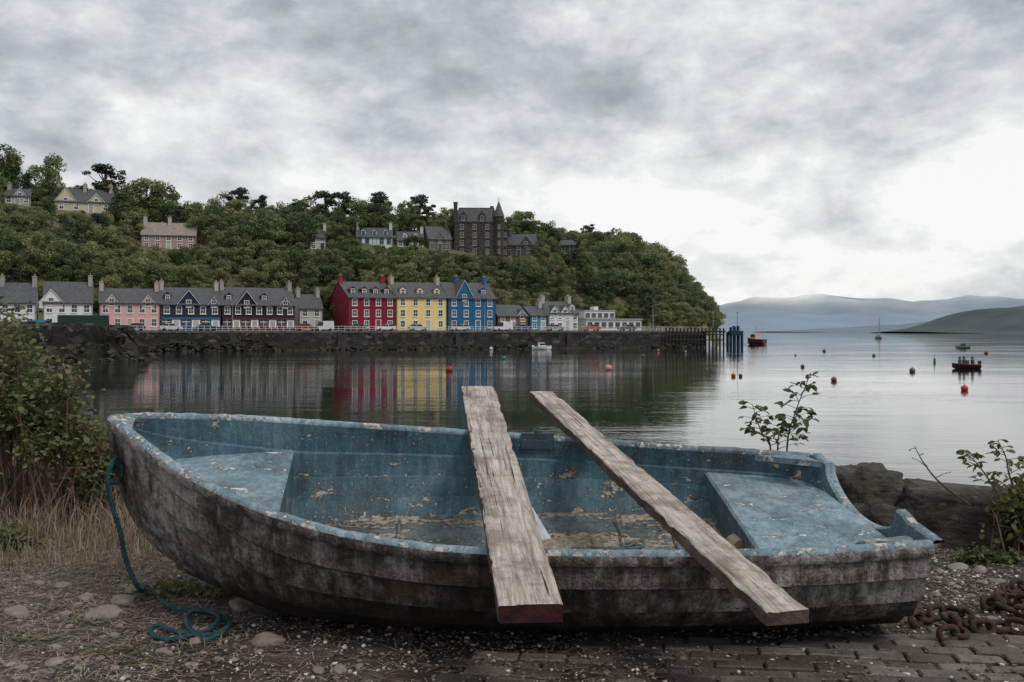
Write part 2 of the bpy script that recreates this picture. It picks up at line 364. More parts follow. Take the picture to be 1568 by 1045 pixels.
    wl.obj('walls',wm,E); rf.obj('roof',roofm,E); fr.obj('window_frames',trim,E); gl.obj('windows',GLASS,E); gt.obj('gutters',cm((.06,.06,.065),.5,'gutter_paint'),E)
    if dr.v: dr.obj('door',cm(chcol or (.05,.06,.08),.5,'door_paint'),E)
    if cc.v:
        cc.obj('chimneys',wallmat('chimney',chcol) if chcol else (wm),E); pm.obj('chimney_pots',cm((.32,.2,.13),.8,'terracotta'),E)
    return E
def street_house(name,u1,u2,ve,vr,col,rows,cols,D=9,e=0,**k):
    x1,y1=exy(u1,e); x2,y2=exy(u2,e); Wd=math.hypot(x2-x1,y2-y1); ym=(y1+y2)/2
    zb=1.69; ze=CZ-(ve-CV)/F*ym-zb; zr=CZ-(vr-CV)/F*(ym+D*.46)-zb
    M=Matrix.Translation((x1,y1,zb))@Matrix.Rotation(ANG,4,'Z')
    return build_house(name,M,Wd,D,ze,zr,col,rows,cols,**k)
street_house('white_cottage',-60,55,463,434,(.66,.66,.64),2,6,chim=(0,.52,.98),chcol=(.3,.28,.26),e=-1)
street_house('white_gabled_house',66,142,463,433,(.68,.68,.66),2,4,chim=(.95,),chcol=(.35,.33,.3),gab=((.16,4.2,2.6),),e=-1)
street_house('pink_house',152,245,464,443,(.62,.37,.34),2,5,gab=((.2,2.4,1.7),(.8,2.4,1.7)),chim=(.02,.98),chcol=(.42,.33,.3),D=9)
street_house('navy_house',246,338,466,442,(.016,.030,.054),2,5,gab=((.46,4.4,2.9),(.88,2.2,1.6)),dorm=(.12,),chim=(.02,.98),chcol=(.4,.36,.33),shop=(.03,.10,.2),D=10)
street_house('black_house',340,452,467,442,(.016,.018,.023),2,7,gab=((.33,4.2,2.9),(.86,2.2,1.6)),dorm=(.1,.58),chim=(.02,.98),chcol=(.3,.28,.27),shop=(.08,.015,.018),D=10)
street_house('grey_cottage',458,494,472,452,(.5,.49,.47),2,2,chim=(.05,.95),chcol=(.35,.33,.3),D=8,e=9)
street_house('red_house',534,606,456,433,(.20,.013,.032),3,4,D=20,dorm=(.14,.38,.62,.86),chim=(.03,.97),chcol=(.25,.03,.045),wh=1.6)
street_house('yellow_house',607,684,456,434,(.74,.58,.25),3,4,D=12,dorm=(.16,.5,.84),chim=(.03,.97),chcol=(.42,.36,.27),wh=1.6)
street_house('blue_house',686,759,457,434,(.016,.11,.235),3,4,D=12,gab=((.34,4.4,4.1),),dorm=(.78,),chim=(.34,.95),chcol=(.04,.13,.25),wh=1.6)
street_house('brick_cottage',762,808,484,468,(.22,.09,.075),2,3,D=10,gab=((.8,2.4,1.5),),chim=(.05,),chcol=(.3,.2,.17))
street_house('blue_cottage',812,838,483,470,(.03,.22,.36),2,2,D=8,chim=(.9,),chcol=(.4,.38,.35))
street_house('white_terrace',840,886,480,463,(.66,.66,.66),2,4,D=10,gab=((.2,2.6,1.8),(.55,2.6,1.8)),dorm=(.85,),chim=(.03,.97),chcol=(.4,.38,.36))
def pier_building():
    x1,y1=exy(898,0); x2,y2=exy(982,0); Wd=math.hypot(x2-x1,y2-y1); E=empty('white_pier_building',Matrix.Translation((x1,y1,1.69))@Matrix.Rotation(ANG,4,'Z'))
    wl=MB(); fr=MB(); gl=MB(); rf=MB()
    wl.box(0,Wd,0,9,-1,2.6); wl.box(0,Wd*.55,1,8,2.6,4.7); wl.box(Wd*.2,Wd*.28,2,4,4.7,5.8)
    rf.box(-.3,Wd+.3,-.4,9.3,2.6,2.85) ; rf.box(-.2,Wd*.55+.2,.8,8.2,4.7,4.9)
    for c in range(8): window(fr,gl,(c+.5)/8*Wd,.8,1.1,1.1)
    for c in range(5): window(fr,gl,(c+.5)/5*Wd*.55,3.2,1,.9,1)
    wl.obj('walls',wallmat('render_wall',(.68,.68,.67)),E); rf.obj('flat_roof',cm((.3,.3,.3)),E); fr.obj('window_frames',cm((.2,.2,.22)),E); gl.obj('windows',GLASS,E)
pier_building()
def hill_house(name,u1,u2,vb,ve,vr,col,rows,cols,rot=ANG,D=8,e0=16,pad=1,**k):
    um=(u1+u2)/2; x,y,z,e=hit(um,vb,e0)
    Wd=(u2-u1)/F*y/math.cos(rot)*(.97); xl=(u1-CU)/F*y; ze=(vb-ve)/F*y; zr=(vb-vr)/F*y+.2
    M=Matrix.Translation((xl,y-Wd/2*math.sin(rot)*.6,z))@Matrix.Rotation(rot,4,'Z')
    RECTS.append((u1-pad,u2+pad,vr-1,vb-(vb-ve)*.35,y))
    return build_house(name,M,Wd,D,ze,zr,col,rows,cols,**k)
TANR=simple('tan_roof',(.22,.18,.155),.8,.2,1)
hill_house('cream_villa',86,168,326,309,289,(.50,.46,.34),1,4,rot=.3,gab=((.2,5.2,3.6),(.72,4,2.2)),chim=(.05,.5,.95),chcol=(.35,.3,.25),e0=30)
hill_house('cottage_on_hill',8,44,314,300,288,(.40,.39,.37),1,3,rot=.3,gab=((.6,3,2),),chim=(.1,),chcol=(.3,.28,.25),e0=30)
hill_house('pink_brick_house',218,298,383,360,341,(.38,.26,.23),2,5,rot=.25,chim=(.05,.5),chcol=(.4,.38,.36),roofm=TANR,e0=20)
hill_house('white_hill_cottage',474,500,385,366,352,(.5,.49,.47),2,2,rot=.2,chim=(.9,),e0=20)
hill_house('white_villa',546,602,378,364,350,(.62,.62,.6),1,5,rot=.15,dorm=(.2,.5,.8),chim=(.03,.97),chcol=(.5,.48,.46),trim=cm((.03,.2,.3)),e0=25)
hill_house('grey_villa',608,650,381,368,355,(.5,.5,.48),1,4,rot=.15,dorm=(.3,.7),chim=(.97,),chcol=(.5,.48,.46),e0=25)
hill_house('slate_house',656,692,384,366,347,(.12,.11,.10),2,3,rot=.3,gab=((.5,3,1.8),),chim=(.9,),e0=25,trim=cm((.35,.34,.32)))
hill_house('stone_lodge',772,818,396,376,360,(.10,.09,.08),2,3,rot=-.25,gab=((.75,4,2.6),),chim=(.1,),e0=25,trim=cm((.35,.34,.32)))
hill_house('stone_chapel_house',856,882,388,376,368,(.08,.075,.07),1,2,rot=-.2,chim=(.9,),e0=30,trim=cm((.35,.34,.32)))
def tower_house():
    x,y,z,e=hit(732,392,25); s=1/F*y; Wd=(764-696)*s; D=11; H=(392-342)*s; Rr=(392-320)*s
    E=empty('stone_tower_house',Matrix.Translation(((696-CU)*s,y-1,z))@Matrix.Rotation(.06,4,'Z')); RECTS.append((690,772,300,385,y))
    wl=MB(); rf=MB(); fr=MB(); gl=MB()
    wl.box(0,Wd,0,D,-3,H); wl.box(-.15,Wd+.15,-.15,D+.15,H,H+.3)
    a=1.2; rf.add([(0,0,H+.3),(Wd,0,H+.3),(Wd,D,H+.3),(0,D,H+.3),(a,a*1.4,Rr),(Wd-a,a*1.4,Rr),(Wd-a,D-a,Rr),(a,D-a,Rr)],[(0,1,5,4),(1,2,6,5),(2,3,7,6),(3,0,4,7),(4,5,6,7)])
    rf.box(a,Wd-a,a*1.4,a*1.4+.1,Rr,Rr+.35)
    for c in range(3):
        xx=(c+.5)/3*Wd*.86+.3
        for r in range(4): window(fr,gl,xx,H*(r+.2)/4,.85,1.3)
    for fx in (.2,.62):
        xx=fx*Wd; wl.prism([(xx-1,H+.3),(xx+1,H+.3),(xx+1,H+2),(xx,H+3.4),(xx-1,H+2)],.02,2.2); window(fr,gl,xx,H+.55,.9,1.3,.02)
    wl.box(-.2,.9,-.05,1.4,H+.3,Rr+1.4); wl.box(-.3,1.0,-.15,1.5,Rr+1.4,Rr+1.7)
    wl.box(-.2,.8,D-1.6,D+.05,H+.3,Rr+.9); wl.box(Wd*.82,Wd*.9,D*.4,D*.6,Rr-1,Rr+1.2)
    wl.cyl((Wd,.3,-3),1.35,1.35,H+3.4,12); wl.cyl((Wd,.3,H+.4),1.55,1.55,.3,12); wl.cyl((Wd,.3,H+.7),1.4,1.4,1.0,12)
    rf.cyl((Wd,.3,H+1.7),1.65,.04,(392-308)*s-H-1.7,12); rf.cyl((Wd,.3,(392-309)*s),.07,.03,1.3,6)
    for r in range(4): window(fr,gl,Wd,H*(r+.25)/4,.45,1.0,-1.08)
    wl.box(Wd-.5,Wd+2.6,2.5,D-1,-3,H*.8); rf.prism([(Wd-.6,H*.8),(Wd+2.8,H*.8),(Wd+1.1,H*.8+2.2)],2.3,D-.8)
    for r in range(3): window(fr,gl,Wd+1.9,H*.8*(r+.25)/3,.6,1.1,2.5)
    wl.obj('walls',DARKSTONE,E); rf.obj('roof',SLATE,E); fr.obj('window_frames',cm((.3,.28,.26)),E); gl.obj('windows',GLASS,E)
tower_house()
m=MB(); pts=[]
for u in np.linspace(-80,75,30):
    x,y,z,e=hit(u,412,18); pts.append((x,y,z))
m.grid([[(x,y-.6,z-2) for x,y,z in pts],[(x,y-.6,z+1.6) for x,y,z in pts],[(x,y,z+1.6) for x,y,z in pts],[(x,y,z-2) for x,y,z in pts]]); m.obj('retaining_wall',DARKSTONE)

# ---------------------------------------------------------------- trees
def leafquads(C,S,nb=None):
    n=len(C); d=rng.normal(size=(n,3))
    if nb is not None: d=d*.7+nb
    d/=np.linalg.norm(d,axis=1)[:,None]; r=rng.normal(size=(n,3)); a=np.cross(d,r); a/=np.linalg.norm(a,axis=1)[:,None]; b=np.cross(d,a)
    S=S[:,None]; V=np.stack([C-a*S*.5,C+b*S*.42+d*S*.08,C+a*S*.55,C-b*S*.42+d*S*.08],1).reshape(-1,3)
    return V,np.arange(4*n).reshape(-1,4)
def make_tree(seed,kind):
    r=np.random.default_rng(seed); H=8.0; m=MB(); C=[];S=[];R=[];NB=[]
    trunkh={'dec':.55,'pine':.93,'bush':.3}[kind]*H; lean=r.normal(size=2)*.25
    if kind!='bush': m.tube([(lean[0]*k*k,lean[1]*k*k,trunkh*k-.6*(k==0)) for k in np.linspace(0,1,6)],[ .28*(1-.75*k)+.02 for k in np.linspace(0,1,6)],6)
    cl=[]
    if kind=='dec':
        ex=r.uniform(2.3,3.3)
        for i in range(30):
            d=r.normal(size=3); d/=np.linalg.norm(d); rr=r.uniform(.45,1)**.6
            cl.append((np.array([d[0]*ex*rr,d[1]*ex*rr,4.7+d[2]*3.1*rr*(1 if d[2]>0 else 1.1)]),r.uniform(.6,1.3)))
    elif kind=='pine':
        for i in range(26):
            h=r.uniform(.42,1.0); ang=r.uniform(0,6.28); q=r.uniform(.2,1)*(2.6 if h<.85 else 1.3)
            cl.append((np.array([math.cos(ang)*q,math.sin(ang)*q,h*H]),r.uniform(.5,.95)))
    else:
        for i in range(16):
            d=r.normal(size=3); d/=np.linalg.norm(d)
            cl.append((np.array([d[0]*2.6,d[1]*2.6,1.6+abs(d[2])*1.6]),r.uniform(.7,1.2)))
    for c,rad in cl:
        if kind!='bush' and r.random()<.6:
            z0=min(trunkh,c[2]*.7); m.tube([(0,0,z0),tuple((c+np.array([0,0,z0]))/2+r.normal(size=3)*.15),tuple(c)],[.1,.06,.02],4)
        n=int(95*rad); d=r.normal(size=(n,3)); d/=np.linalg.norm(d,axis=1)[:,None]
        p=c+d*rad*(r.uniform(.5,1.08,size=(n,1)))*np.array([1,1,.55 if kind=='pine' else .8])
        C.append(p); NB.append(d+np.array([0,0,.4])); S.append(r.uniform(.2,.46,n)); R.append(np.clip(r.uniform(.1,.9)+r.normal(size=n)*.15,0,1))
    V,Fq=leafquads(np.concatenate(C),np.concatenate(S),np.concatenate(NB)*.8); R=np.concatenate(R)
    tv=np.array(m.v).reshape(-1,3) if m.v else np.zeros((0,3)); nt_=len(tv)
    faces=[tuple(f) for f in m.f]+(Fq+nt_).tolist()
    me=bpy.data.meshes.new('tree_mesh'); me.from_pydata(np.concatenate([tv,V]).tolist(),[],faces)
    me.materials.append(BARK); me.materials.append(PINELEAF if kind=='pine' else TREELEAF)
    me.polygons.foreach_set('material_index',[0]*len(m.f)+[1]*len(Fq))
    a=me.attributes.new('rnd','FLOAT','FACE'); a.data.foreach_set('value',np.concatenate([np.zeros(len(m.f)),R]).astype(np.float32)); me.update(); return me
DEC=[make_tree(i,'dec') for i in range(8)]; PIN=[make_tree(20+i,'pine') for i in range(3)]; BUS=[make_tree(40+i,'bush') for i in range(3)]
TE=empty('hillside_trees'); BE=empty('hillside_shrubs')
def put(me,name,x,y,z,h,wd=1,parent=None):
    o=bpy.data.objects.new(name,me); link(o); s=h/8; o.location=(x,y,z); o.scale=(s*wd,s*wd,s); o.rotation_euler=(0,0,random.uniform(0,6.28)); o.parent=parent; return o
def blocked(x,y,z,h,w):
    u=CU+x/y*F; vt=CV-(z+h-CZ)/y*F; vb=CV-(z-CZ)/y*F; hw=w/y*F
    for (a,b,c,d,yy) in RECTS:
        if y<yy+7 and u+hw>a and u-hw<b and vt<d and (vb>c):
            if y>yy-1 and abs(u-(a+b)/2)>(b-a)/2+hw*.4: continue
            return True
    return False
cells={}
def far_enough(x,y,dm):
    cx,cy=int(x//5),int(y//5)
    for i in (-1,0,1):
        for j in (-1,0,1):
            for (a,b) in cells.get((cx+i,cy+j),()):
                if (a-x)**2+(b-y)**2<dm*dm: return False
    return True
cnt=0
for it in range(8500):
    u=random.uniform(-260,1096); e=random.uniform(16,96)
    x,y=exy(u,e); z=tz(u,e)
    if z<1.4: continue
    h=random.choice((random.uniform(4.5,6.5),random.uniform(6,9.5)))
    if e>55 and random.random()<.12: h=random.uniform(9,11.5)
    if u>900: h=random.uniform(6.5,11)
    if u>1040: h*=.72
    if e<24: h=random.uniform(4,6.5)
    if 660<u<780 and e>55: h=min(h,7)
    w=h*.36
    if 40<u<140 and 40<e<60 and random.random()<.85: continue
    if noise.noise(Vector((x*.035,y*.05,3)))>.17 and u<880 and random.random()<.85: continue
    if not far_enough(x,y,2.3+h*.18): continue
    if blocked(x,y,z,h,w*.6):
        ok=False
        for hh_ in (h*.75,h*.5,2.4):
            if hh_>=2.2 and not blocked(x,y,z,hh_,hh_*.22): h=hh_; ok=True; break
        if not ok: continue
    cells.setdefault((int(x//5),int(y//5)),[]).append((x,y)); cnt+=1
    pine=random.random()<.06 and h>5
    put(random.choice(PIN) if pine else random.choice(DEC),'tree',x,y,z-.3,h*(1.25 if pine else 1),random.uniform(.9,1.25),TE)
for it in range(900):
    u=random.uniform(-200,1094); e=random.uniform(15,95); x,y=exy(u,e); z=tz(u,e)
    if z<1.4: continue
    h=random.uniform(1.6,4.2)
    if blocked(x,y,z,h*.4,1): continue
    put(random.choice(BUS),'shrub',x,y,z-.4,h,random.uniform(1,1.4),BE)
print('trees',cnt)
def solo(name,me,u,vb,vt,wd=1,e0=40):
    x,y,z,e=hit(u,vb,e0); put(me,name,x,y,z-.5,(vb-vt)/F*y+.5,wd)
solo('broadleaf_tree',DEC[0],10,303,216,.85); solo('broadleaf_tree',DEC[1],82,308,232,.75); solo('pine_tree',PIN[0],160,318,246,1.3)
solo('broadleaf_tree',DEC[2],225,340,268,.95); solo('broadleaf_tree',DEC[3],295,345,303,.9); solo('pine_tree',PIN[1],400,350,300,1.1); solo('pine_tree',PIN[2],500,352,292,1.4); solo('pine_tree',PIN[0],524,352,295,1.2)
solo('pine_tree',PIN[1],580,352,296,1.1); solo('broadleaf_tree',DEC[4],803,368,325,1.1); solo('broadleaf_tree',DEC[5],190,335,284,1.1); solo('pine_tree',PIN[2],655,356,318,1.1); solo('broadleaf_tree',DEC[6],940,398,366,1.4); solo('broadleaf_tree',DEC[6],905,388,366,1.3)
solo('broadleaf_tree',DEC[3],460,382,322,1.0,22); solo('broadleaf_tree',DEC[7],405,385,322,1.1,22); solo('broadleaf_tree',DEC[2],635,392,358,1.1,20)

# ---------------------------------------------------------------- cars, pier, boats, buoys
TYRE=cm((.02,.02,.02),.8,'tyre')
def car(name,u,e,col,van=False):
    x,y=exy(u,e); E=empty(name,Matrix.Translation((x,y,1.565))@Matrix.Rotation(ANG+(math.pi if random.random()<.5 else 0),4,'Z'))
    b=MB(); g=MB(); wv=MB(); L=4.3; hw=.85
    low=[(-L/2,.3),(L/2,.3),(L/2,.75),(L/2-.3,.88),(L/2-1.1,.95),(-L/2+.1,1.0),(-L/2,.8)]
    top=[(L/2-1.2,.95),(L/2-1.8,1.45),(-L/2+.9,1.47),(-L/2+.2,1.0)] if not van else [(L/2-.7,.95),(L/2-1.3,2.0),(-L/2+.05,2.05),(-L/2+.02,1.0)]
    b.prism(low,-hw,hw); g.prism(top,-hw+.12,hw-.12); b.prism([(p[0]*.93,p[1]+.03) for p in top[1:3]]+[(top[2][0]*.93,top[2][1]-.07),(top[1][0]*.93,top[1][1]-.07)],-hw+.1,hw-.1)
    for px in ((top[0][0]+top[3][0])/2,): b.box(px-.06,px+.06,-hw+.1,hw-.1,.95,top[1][1])
    for wx in (-1.35,1.35):
        for wy in (-hw-.02,hw-.18): wv.cyl((wx,wy,.32),.32,.32,.2,12,0,'y')
    if van: b.box(-L/2+.04,.2,-hw+.05,hw-.05,1,2.02)
    b.obj('body',cm(col,.3,'car_paint'),E); g.obj('windows',GLASS,E); wv.obj('wheels',TYRE,E)
for u,c,v in ((205,(.05,.06,.08),0),(262,(.5,.5,.5),0),(318,(.02,.02,.02),0),(470,(.3,.02,.02),0),(495,(.55,.55,.55),1),(545,(.1,.1,.11),0),(590,(.6,.6,.6),0),(640,(.4,.4,.42),0),(705,(.5,.5,.5),0),(770,(.6,.6,.62),1),(800,(.03,.08,.25),0),(850,(.25,.25,.26),0),(905,(.4,.02,.02),0),(960,(.05,.05,.06),0),(68,(.03,.2,.32),1)):
    car('parked_car' if not v else 'parked_van',u,-4.6 if u<900 else -7,c,bool(v))
x,y=exy(128,-8); E=empty('green_container',Matrix.Translation((x,y,1.6))@Matrix.Rotation(ANG,4,'Z')); b=MB(); b.box(-4.5,4.5,-1.2,1.2,.1,2.9)
for i in range(24): b.box(-4.4+i*.375,-4.25+i*.375,-1.27,-1.203,.2,2.8)
b.obj('body',cm((.015,.032,.028),.6,'container_paint'),E)
def lamp(u,e,h=6):
    x,y=exy(u,e); m=MB(); m.tube([(x,y,1.56),(x,y,1.56+h),(x+.3,y-.3,1.76+h),(x+.9,y-.9,1.76+h)],[.09,.06,.05,.05],6); m.box(x+.8,x+1.2,y-1.1,y-.8,1.66+h,1.78+h); m.obj('street_lamp',cm((.25,.26,.27)))
for u in (356,560,742,880,1000): lamp(u,-9.9)
m=MB(); PE=empty('timber_pier'); tim=simple('pier_timber',(.03,.026,.023),.9,.4,1)
for u in np.arange(1020,1112,5.5):
    for e in (-12.5,-9,-5):
        x,y=exy(u,e); m.cyl((x,y,-4),.22,.22,5.9 if e>-12 else 6.2,7)
m.grid([[(*exy(u,e),z) for u in np.arange(1078,1114,3)] for e,z in ((-13,1.2),(-13,1.6),(-3,1.6),(-3,1.2))])
for z in (-.6,.7): m.tube([(*exy(u,-12.7),z) for u in np.arange(1020,1112,5.5)],.14,5)
m.obj('deck_and_piles',tim,PE)
m=MB()
for u,h in ((1119,5.6),(1124,6.8),(1130,6.8),(1136,5.6)):
    x,y=exy(u,-9); m.cyl((x,y,-4),.36,.36,h,8); m.cyl((x+.3,y+5,-4),.36,.36,h-.3,8)
x,y=exy(1119,-9.5); x2,y2=exy(1136,-9.5); m.box(x,x2,y,y+3,.4,1.6)
m.obj('mooring_dolphins',cm((.010,.028,.06),.7,'blue_steel'),PE)
m=MB()
for u in (1092,1129):
    x,y=exy(u,-8); m.tube([(x,y,0),(x,y,6.0)],[.1,.07],6); m.box(x-.3,x+.3,y-.1,y+.1,6.0,6.2)
m.obj('lamp_posts',cm((.2,.21,.22)),PE)
def hullmesh(m,L,B,H,mi=0,mi2=1,rise=.35):
    rows=[]; n=12
    for i in range(n+1):
        s=i/n; wd=B/2*(1-max(0,(s-.35)/.65)**2.4)*(.85+.15*min(1,s/.35)); sh=H*(1+rise*s*s); kz=-.15*H+.5*H*max(0,(s-.75)/.25)**2
        x=-L/2+L*s; rows.append([(x,-wd,sh),(x-.0,-wd*.85,sh*.35),(x,-wd*.3,kz),(x,wd*.3,kz),(x,wd*.85,sh*.35),(x,wd,sh)])
    m.grid(rows,mi,True); m.add(rows[0],[(0,1,2,3,4,5)],mi)
    m.grid([[ (r[0][0],r[0][1]*.93,r[0][2]-.12*H) for r in rows],[(r[5][0],r[5][1]*.93,r[5][2]-.12*H) for r in rows]],mi2)
    m.tube([r[0] for r in rows],.04*H+.02,5,mi2); m.tube([r[5] for r in rows],.04*H+.02,5,mi2)
def boat(name,u,v,L,ang,cols,kind='dinghy'):
    p=onwater(u,v); E=empty(name,Matrix.Translation(p)@Matrix.Rotation(ang,4,'Z')); m=MB(); H=.16*L if L<5 else .13*L
    if kind=='fishing': H=.24*L
    hullmesh(m,L,L*.36,H); m.obj('hull',[cm(cols[0],.4,'hull_paint'),cm(cols[1],.5,'deck_paint')],E,smooth=50)
    c=MB(); g=MB()
    if kind=='motor':
        c.prism([(-L*.2,H*.9),(L*.22,H*.95),(L*.1,H*2.3),(-L*.2,H*2.35)],-L*.12,L*.12); g.prism([(-L*.15,H*1.5),(L*.165,H*1.5),(L*.115,H*2.1),(-L*.15,H*2.1)],-L*.125,L*.125)
        c.box(-L*.52,-L*.44,-.12,.12,H*.5,H*1.5)
    elif kind=='rib':
        c.box(-L*.1,L*.08,-.2,.2,H,H*2.0); c.box(-L*.54,-L*.44,-.15,.15,H*.2,H*1.9)
        for px in (-.25,.05,.2): c.tube([(px*L,0,H*.8),(px*L+.05,0,H*2.2)],[.2,.16],7); c.tube([(px*L+.05,0,H*2.3),(px*L+.05,0,H*2.9)],[.13,.1],7)
    elif kind=='sail':
        c.tube([(L*.08,0,H),(L*.08,0,L*1.25)],[.2,.13],6); c.tube([(L*.08,0,H*2.1),(-L*.38,0,H*2.0)],.25,6); c.prism([(-L*.2,H),(L*.2,H),(L*.12,H*1.6),(-L*.2,H*1.6)],-L*.1,L*.1)
        c.tube([(L*.5,0,H*1.3),(L*.08,0,L*1.2)],.05,4); c.tube([(-L*.48,0,H),(L*.08,0,L*1.2)],.05,4)
    elif kind=='fishing':
        c.prism([(-L*.05,H*.9),(L*.22,H),(L*.2,H*2.0),(-L*.05,H*2.0)],-L*.13,L*.13); g.prism([(-L*.0,H*1.5),(L*.226,H*1.5),(L*.216,H*1.85),(0,H*1.85)],-L*.135,L*.135)
        c.tube([(0,0,H*2),(0,0,H*3.6)],[.10,.07],6); c.tube([(-L*.4,0,H),(-L*.4,0,H*2.8)],[.10,.07],6); c.tube([(0,0,H*3.4),(-L*.4,0,H*2.7)],.04,4); c.tube([(-L*.46,-L*.14,H*1.8),(-L*.46,L*.14,H*1.8)],.08,5)
    else:
        for q in (-.2,.15): c.box(q*L-.12,q*L+.12,-L*.15,L*.15,H*.85,H*.95)
        c.box(-L*.53,-L*.46,-.1,.1,H*.3,H*1.5)
    c.obj('fittings',cm(cols[2],.5,'boat_fittings'),E)
    if g.v: g.obj('windows',GLASS,E)
boat('rowing_boat',716,534,3.6,.3,((.5,.42,.33),(.3,.2,.12),(.4,.14,.05)))
boat('motorboat',830,536,4.0,.15,((.7,.7,.7),(.4,.5,.6),(.7,.7,.72)),'motor')
boat('rowing_boat',872,532,4.4,0,((.5,.12,.04),(.4,.2,.1),(.2,.1,.06)))
boat('rowing_boat',905,532,4.0,0,((.4,.1,.05),(.35,.2,.15),(.2,.1,.06)))
boat('rowing_boat',848,533,2.8,1.2,((.2,.2,.2),(.3,.3,.3),(.1,.1,.1)))
boat('fishing_boat',1158,528,6.4,2.2,((.10,.05,.045),(.5,.33,.26),(.5,.34,.29)),'fishing')
boat('rib_boat',1479,565,2.7,3.0,((.035,.02,.02),(.3,.06,.04),(.05,.05,.06)),'rib')
boat('motorboat',1474,534,3.0,2.9,((.2,.2,.22),(.3,.3,.3),(.06,.06,.07)),'motor')
boat('sailing_boat',1346,519,9.0,1.0,((.12,.13,.15),(.6,.6,.6),(.22,.22,.24)),'sail')
def buoy(u,v,d,col,post=False):
    p=onwater(u,v); m=MB(); r=d/F*p.y/2
    if post: m.cyl((p.x,p.y,WZ-.2),r,r*.8,r*5,10); m.cyl((p.x,p.y,WZ+r*4.8),r*.5,r*.1,r*2,10)
    else:
        rows=[]
        for i in range(11):
            th=math.pi*i/10; rows.append([(p.x+r*math.sin(th)*math.cos(a),p.y+r*math.sin(th)*math.sin(a),WZ+r*.55+r*.9*math.cos(th)) for a in np.linspace(0,2*math.pi,17)])
        m.grid(rows); m.cyl((p.x,p.y,WZ+r*1.4),r*.18,r*.12,r*.35,8)
    m.obj('mooring_buoy',cm(col,.45,'buoy_plastic'),smooth=50)
for a in ((688,569,11,(.22,.035,.03)),(772,550,6,(.03,.22,.12)),(932,567,11,(.5,.22,.19)),(1123,577,7,(.3,.04,.03)),(1134,577,6,(.1,.04,.03)),(1277,584,9,(.13,.06,.05)),(1338,546,5,(.05,.05,.05)),(1397,570,9,(.10,.08,.07)),(1262,539,5,(.03,.03,.03)),(1510,542,6,(.2,.05,.04)),(1477,598,11,(.42,.05,.05)),(1229,563,6,(.05,.05,.05)),(985,547,6,(.03,.1,.05)),(1050,540,4,(.2,.2,.2)),(752,536,6,(.4,.5,.5)),(1008,538,4,(.4,.1,.1)),(1218,545,3,(.05,.05,.05))): buoy(*a)
buoy(1431,556,4,(.02,.14,.08),True)
m=MB(); rows=[]
for j,(g,z) in enumerate(((1.3,-3),(1.12,-1.5),(1.04,-.3),(1.0,.8),(.96,2.0),(.5,2.3),(0,2.3))):
    r=[]
    for a in np.linspace(0,2*math.pi,140):
        cx,cy=-63.0,132; q=1+.14*noise.fractal(Vector((math.cos(a)*7,math.sin(a)*7,z*1.3)),1,2,4)
        r.append((cx+12.0*g*q*np.sign(math.cos(a))*abs(math.cos(a))**.35,cy+5*g*q*np.sign(math.sin(a))*abs(math.sin(a))**.5,z+.6*noise.fractal(Vector((a*7,z,1)),1,2,4)))
    rows.append(r)
m.grid(rows); m.obj('stone_jetty',QUAY,smooth=30)
pp=[];ss=[]
for i in range(260):
    a=random.uniform(3.0,6.6); q=random.uniform(.98,1.25); pp.append((-63+12*q*np.sign(math.cos(a))*abs(math.cos(a))**.35,132+5*q*np.sign(math.sin(a))*abs(math.sin(a))**.5,-2.6+(1.28-q)*9*random.random())); ss.append(random.uniform(.25,.7))
stones('jetty_rubble',np.array(pp),np.array(ss),simple('weedy_rock',(.030,.026,.018),.7,.8,.7))

# ---------------------------------------------------------------- foreground ground
def gz(x,y):
    sh=7.3+max(0,-x-1.5)*.9+ .25*math.sin(x*1.7)
    z=.03*noise.noise(Vector((x*.9,y*.9,0)))+.016*noise.noise(Vector((x*4,y*4,2)))+.008*noise.noise(Vector((x*13,y*13,2)))
    if x<-1.4: z+=.05*min(1,(-x-1.4))*max(0,min(1,(y-4.5)/2))
    if x>-.6 and y<4.75: z*=.25
    if y>sh: q=min(1,(y-sh)/3.2); z-=4.2*q*q*(3-2*q)
    return z
gx=np.concatenate([np.arange(-60,-5.5,3),np.arange(-5.5,5.0,.05),np.arange(5,61,3)]); gy=np.concatenate([np.arange(-40,2.5,3),np.arange(2.5,9.5,.05),np.arange(9.5,18,1)])
m=MB(); m.grid([[(x,y,gz(x,y)) for x in gx] for y in gy])
t=NT('gravelly_soil'); pos=t.n('NewGeometry').outputs['Position']
a=t.noise(1.3,8,.62,pos); b=t.noise(9,6,.7,pos); d=t.noise(60,3,.6,pos)
c=t.ramp(t.math('ADD',t.math('MULTIPLY',a,.6),t.math('MULTIPLY',b,.4)),[(.38,(.016,.012,.010)),(.5,(.042,.032,.026)),(.6,(.095,.075,.061)),(.72,(.18,.145,.12))])
s=t.n('SeparateXYZ'); t.L(pos,s.inputs[0])
leftm=t.ramp(t.math('ADD',t.math('MULTIPLY_ADD',s.outputs[0],-.5,-.4),t.math('MULTIPLY_ADD',a,1.8,-.9)),[(.25,0),(.7,1)])
str_=t.noise(1,5,.7,t.mapping((18,60,20),pos,rot=(0,0,.5))); st2=t.noise(1,5,.7,t.mapping((60,14,20),pos,rot=(0,0,.3)))
straw=t.ramp(t.math('MULTIPLY_ADD',str_,.5,t.math('MULTIPLY',st2,.5)),[(.40,(.026,.019,.014)),(.5,(.10,.073,.056)),(.62,(.26,.20,.16))])
c=t.mix(t.math('MULTIPLY',leftm,.8),c,straw)
vc=t.vor(38,pos,'F1','Color'); sp=t.n('SeparateColor'); t.L(vc,sp.inputs[0]); vd=t.vor(38,pos)
peb=t.math('MULTIPLY',t.ramp(sp.outputs[0],[(.6,0),(.68,1)]),t.ramp(vd,[(.28,1),(.42,0)]))
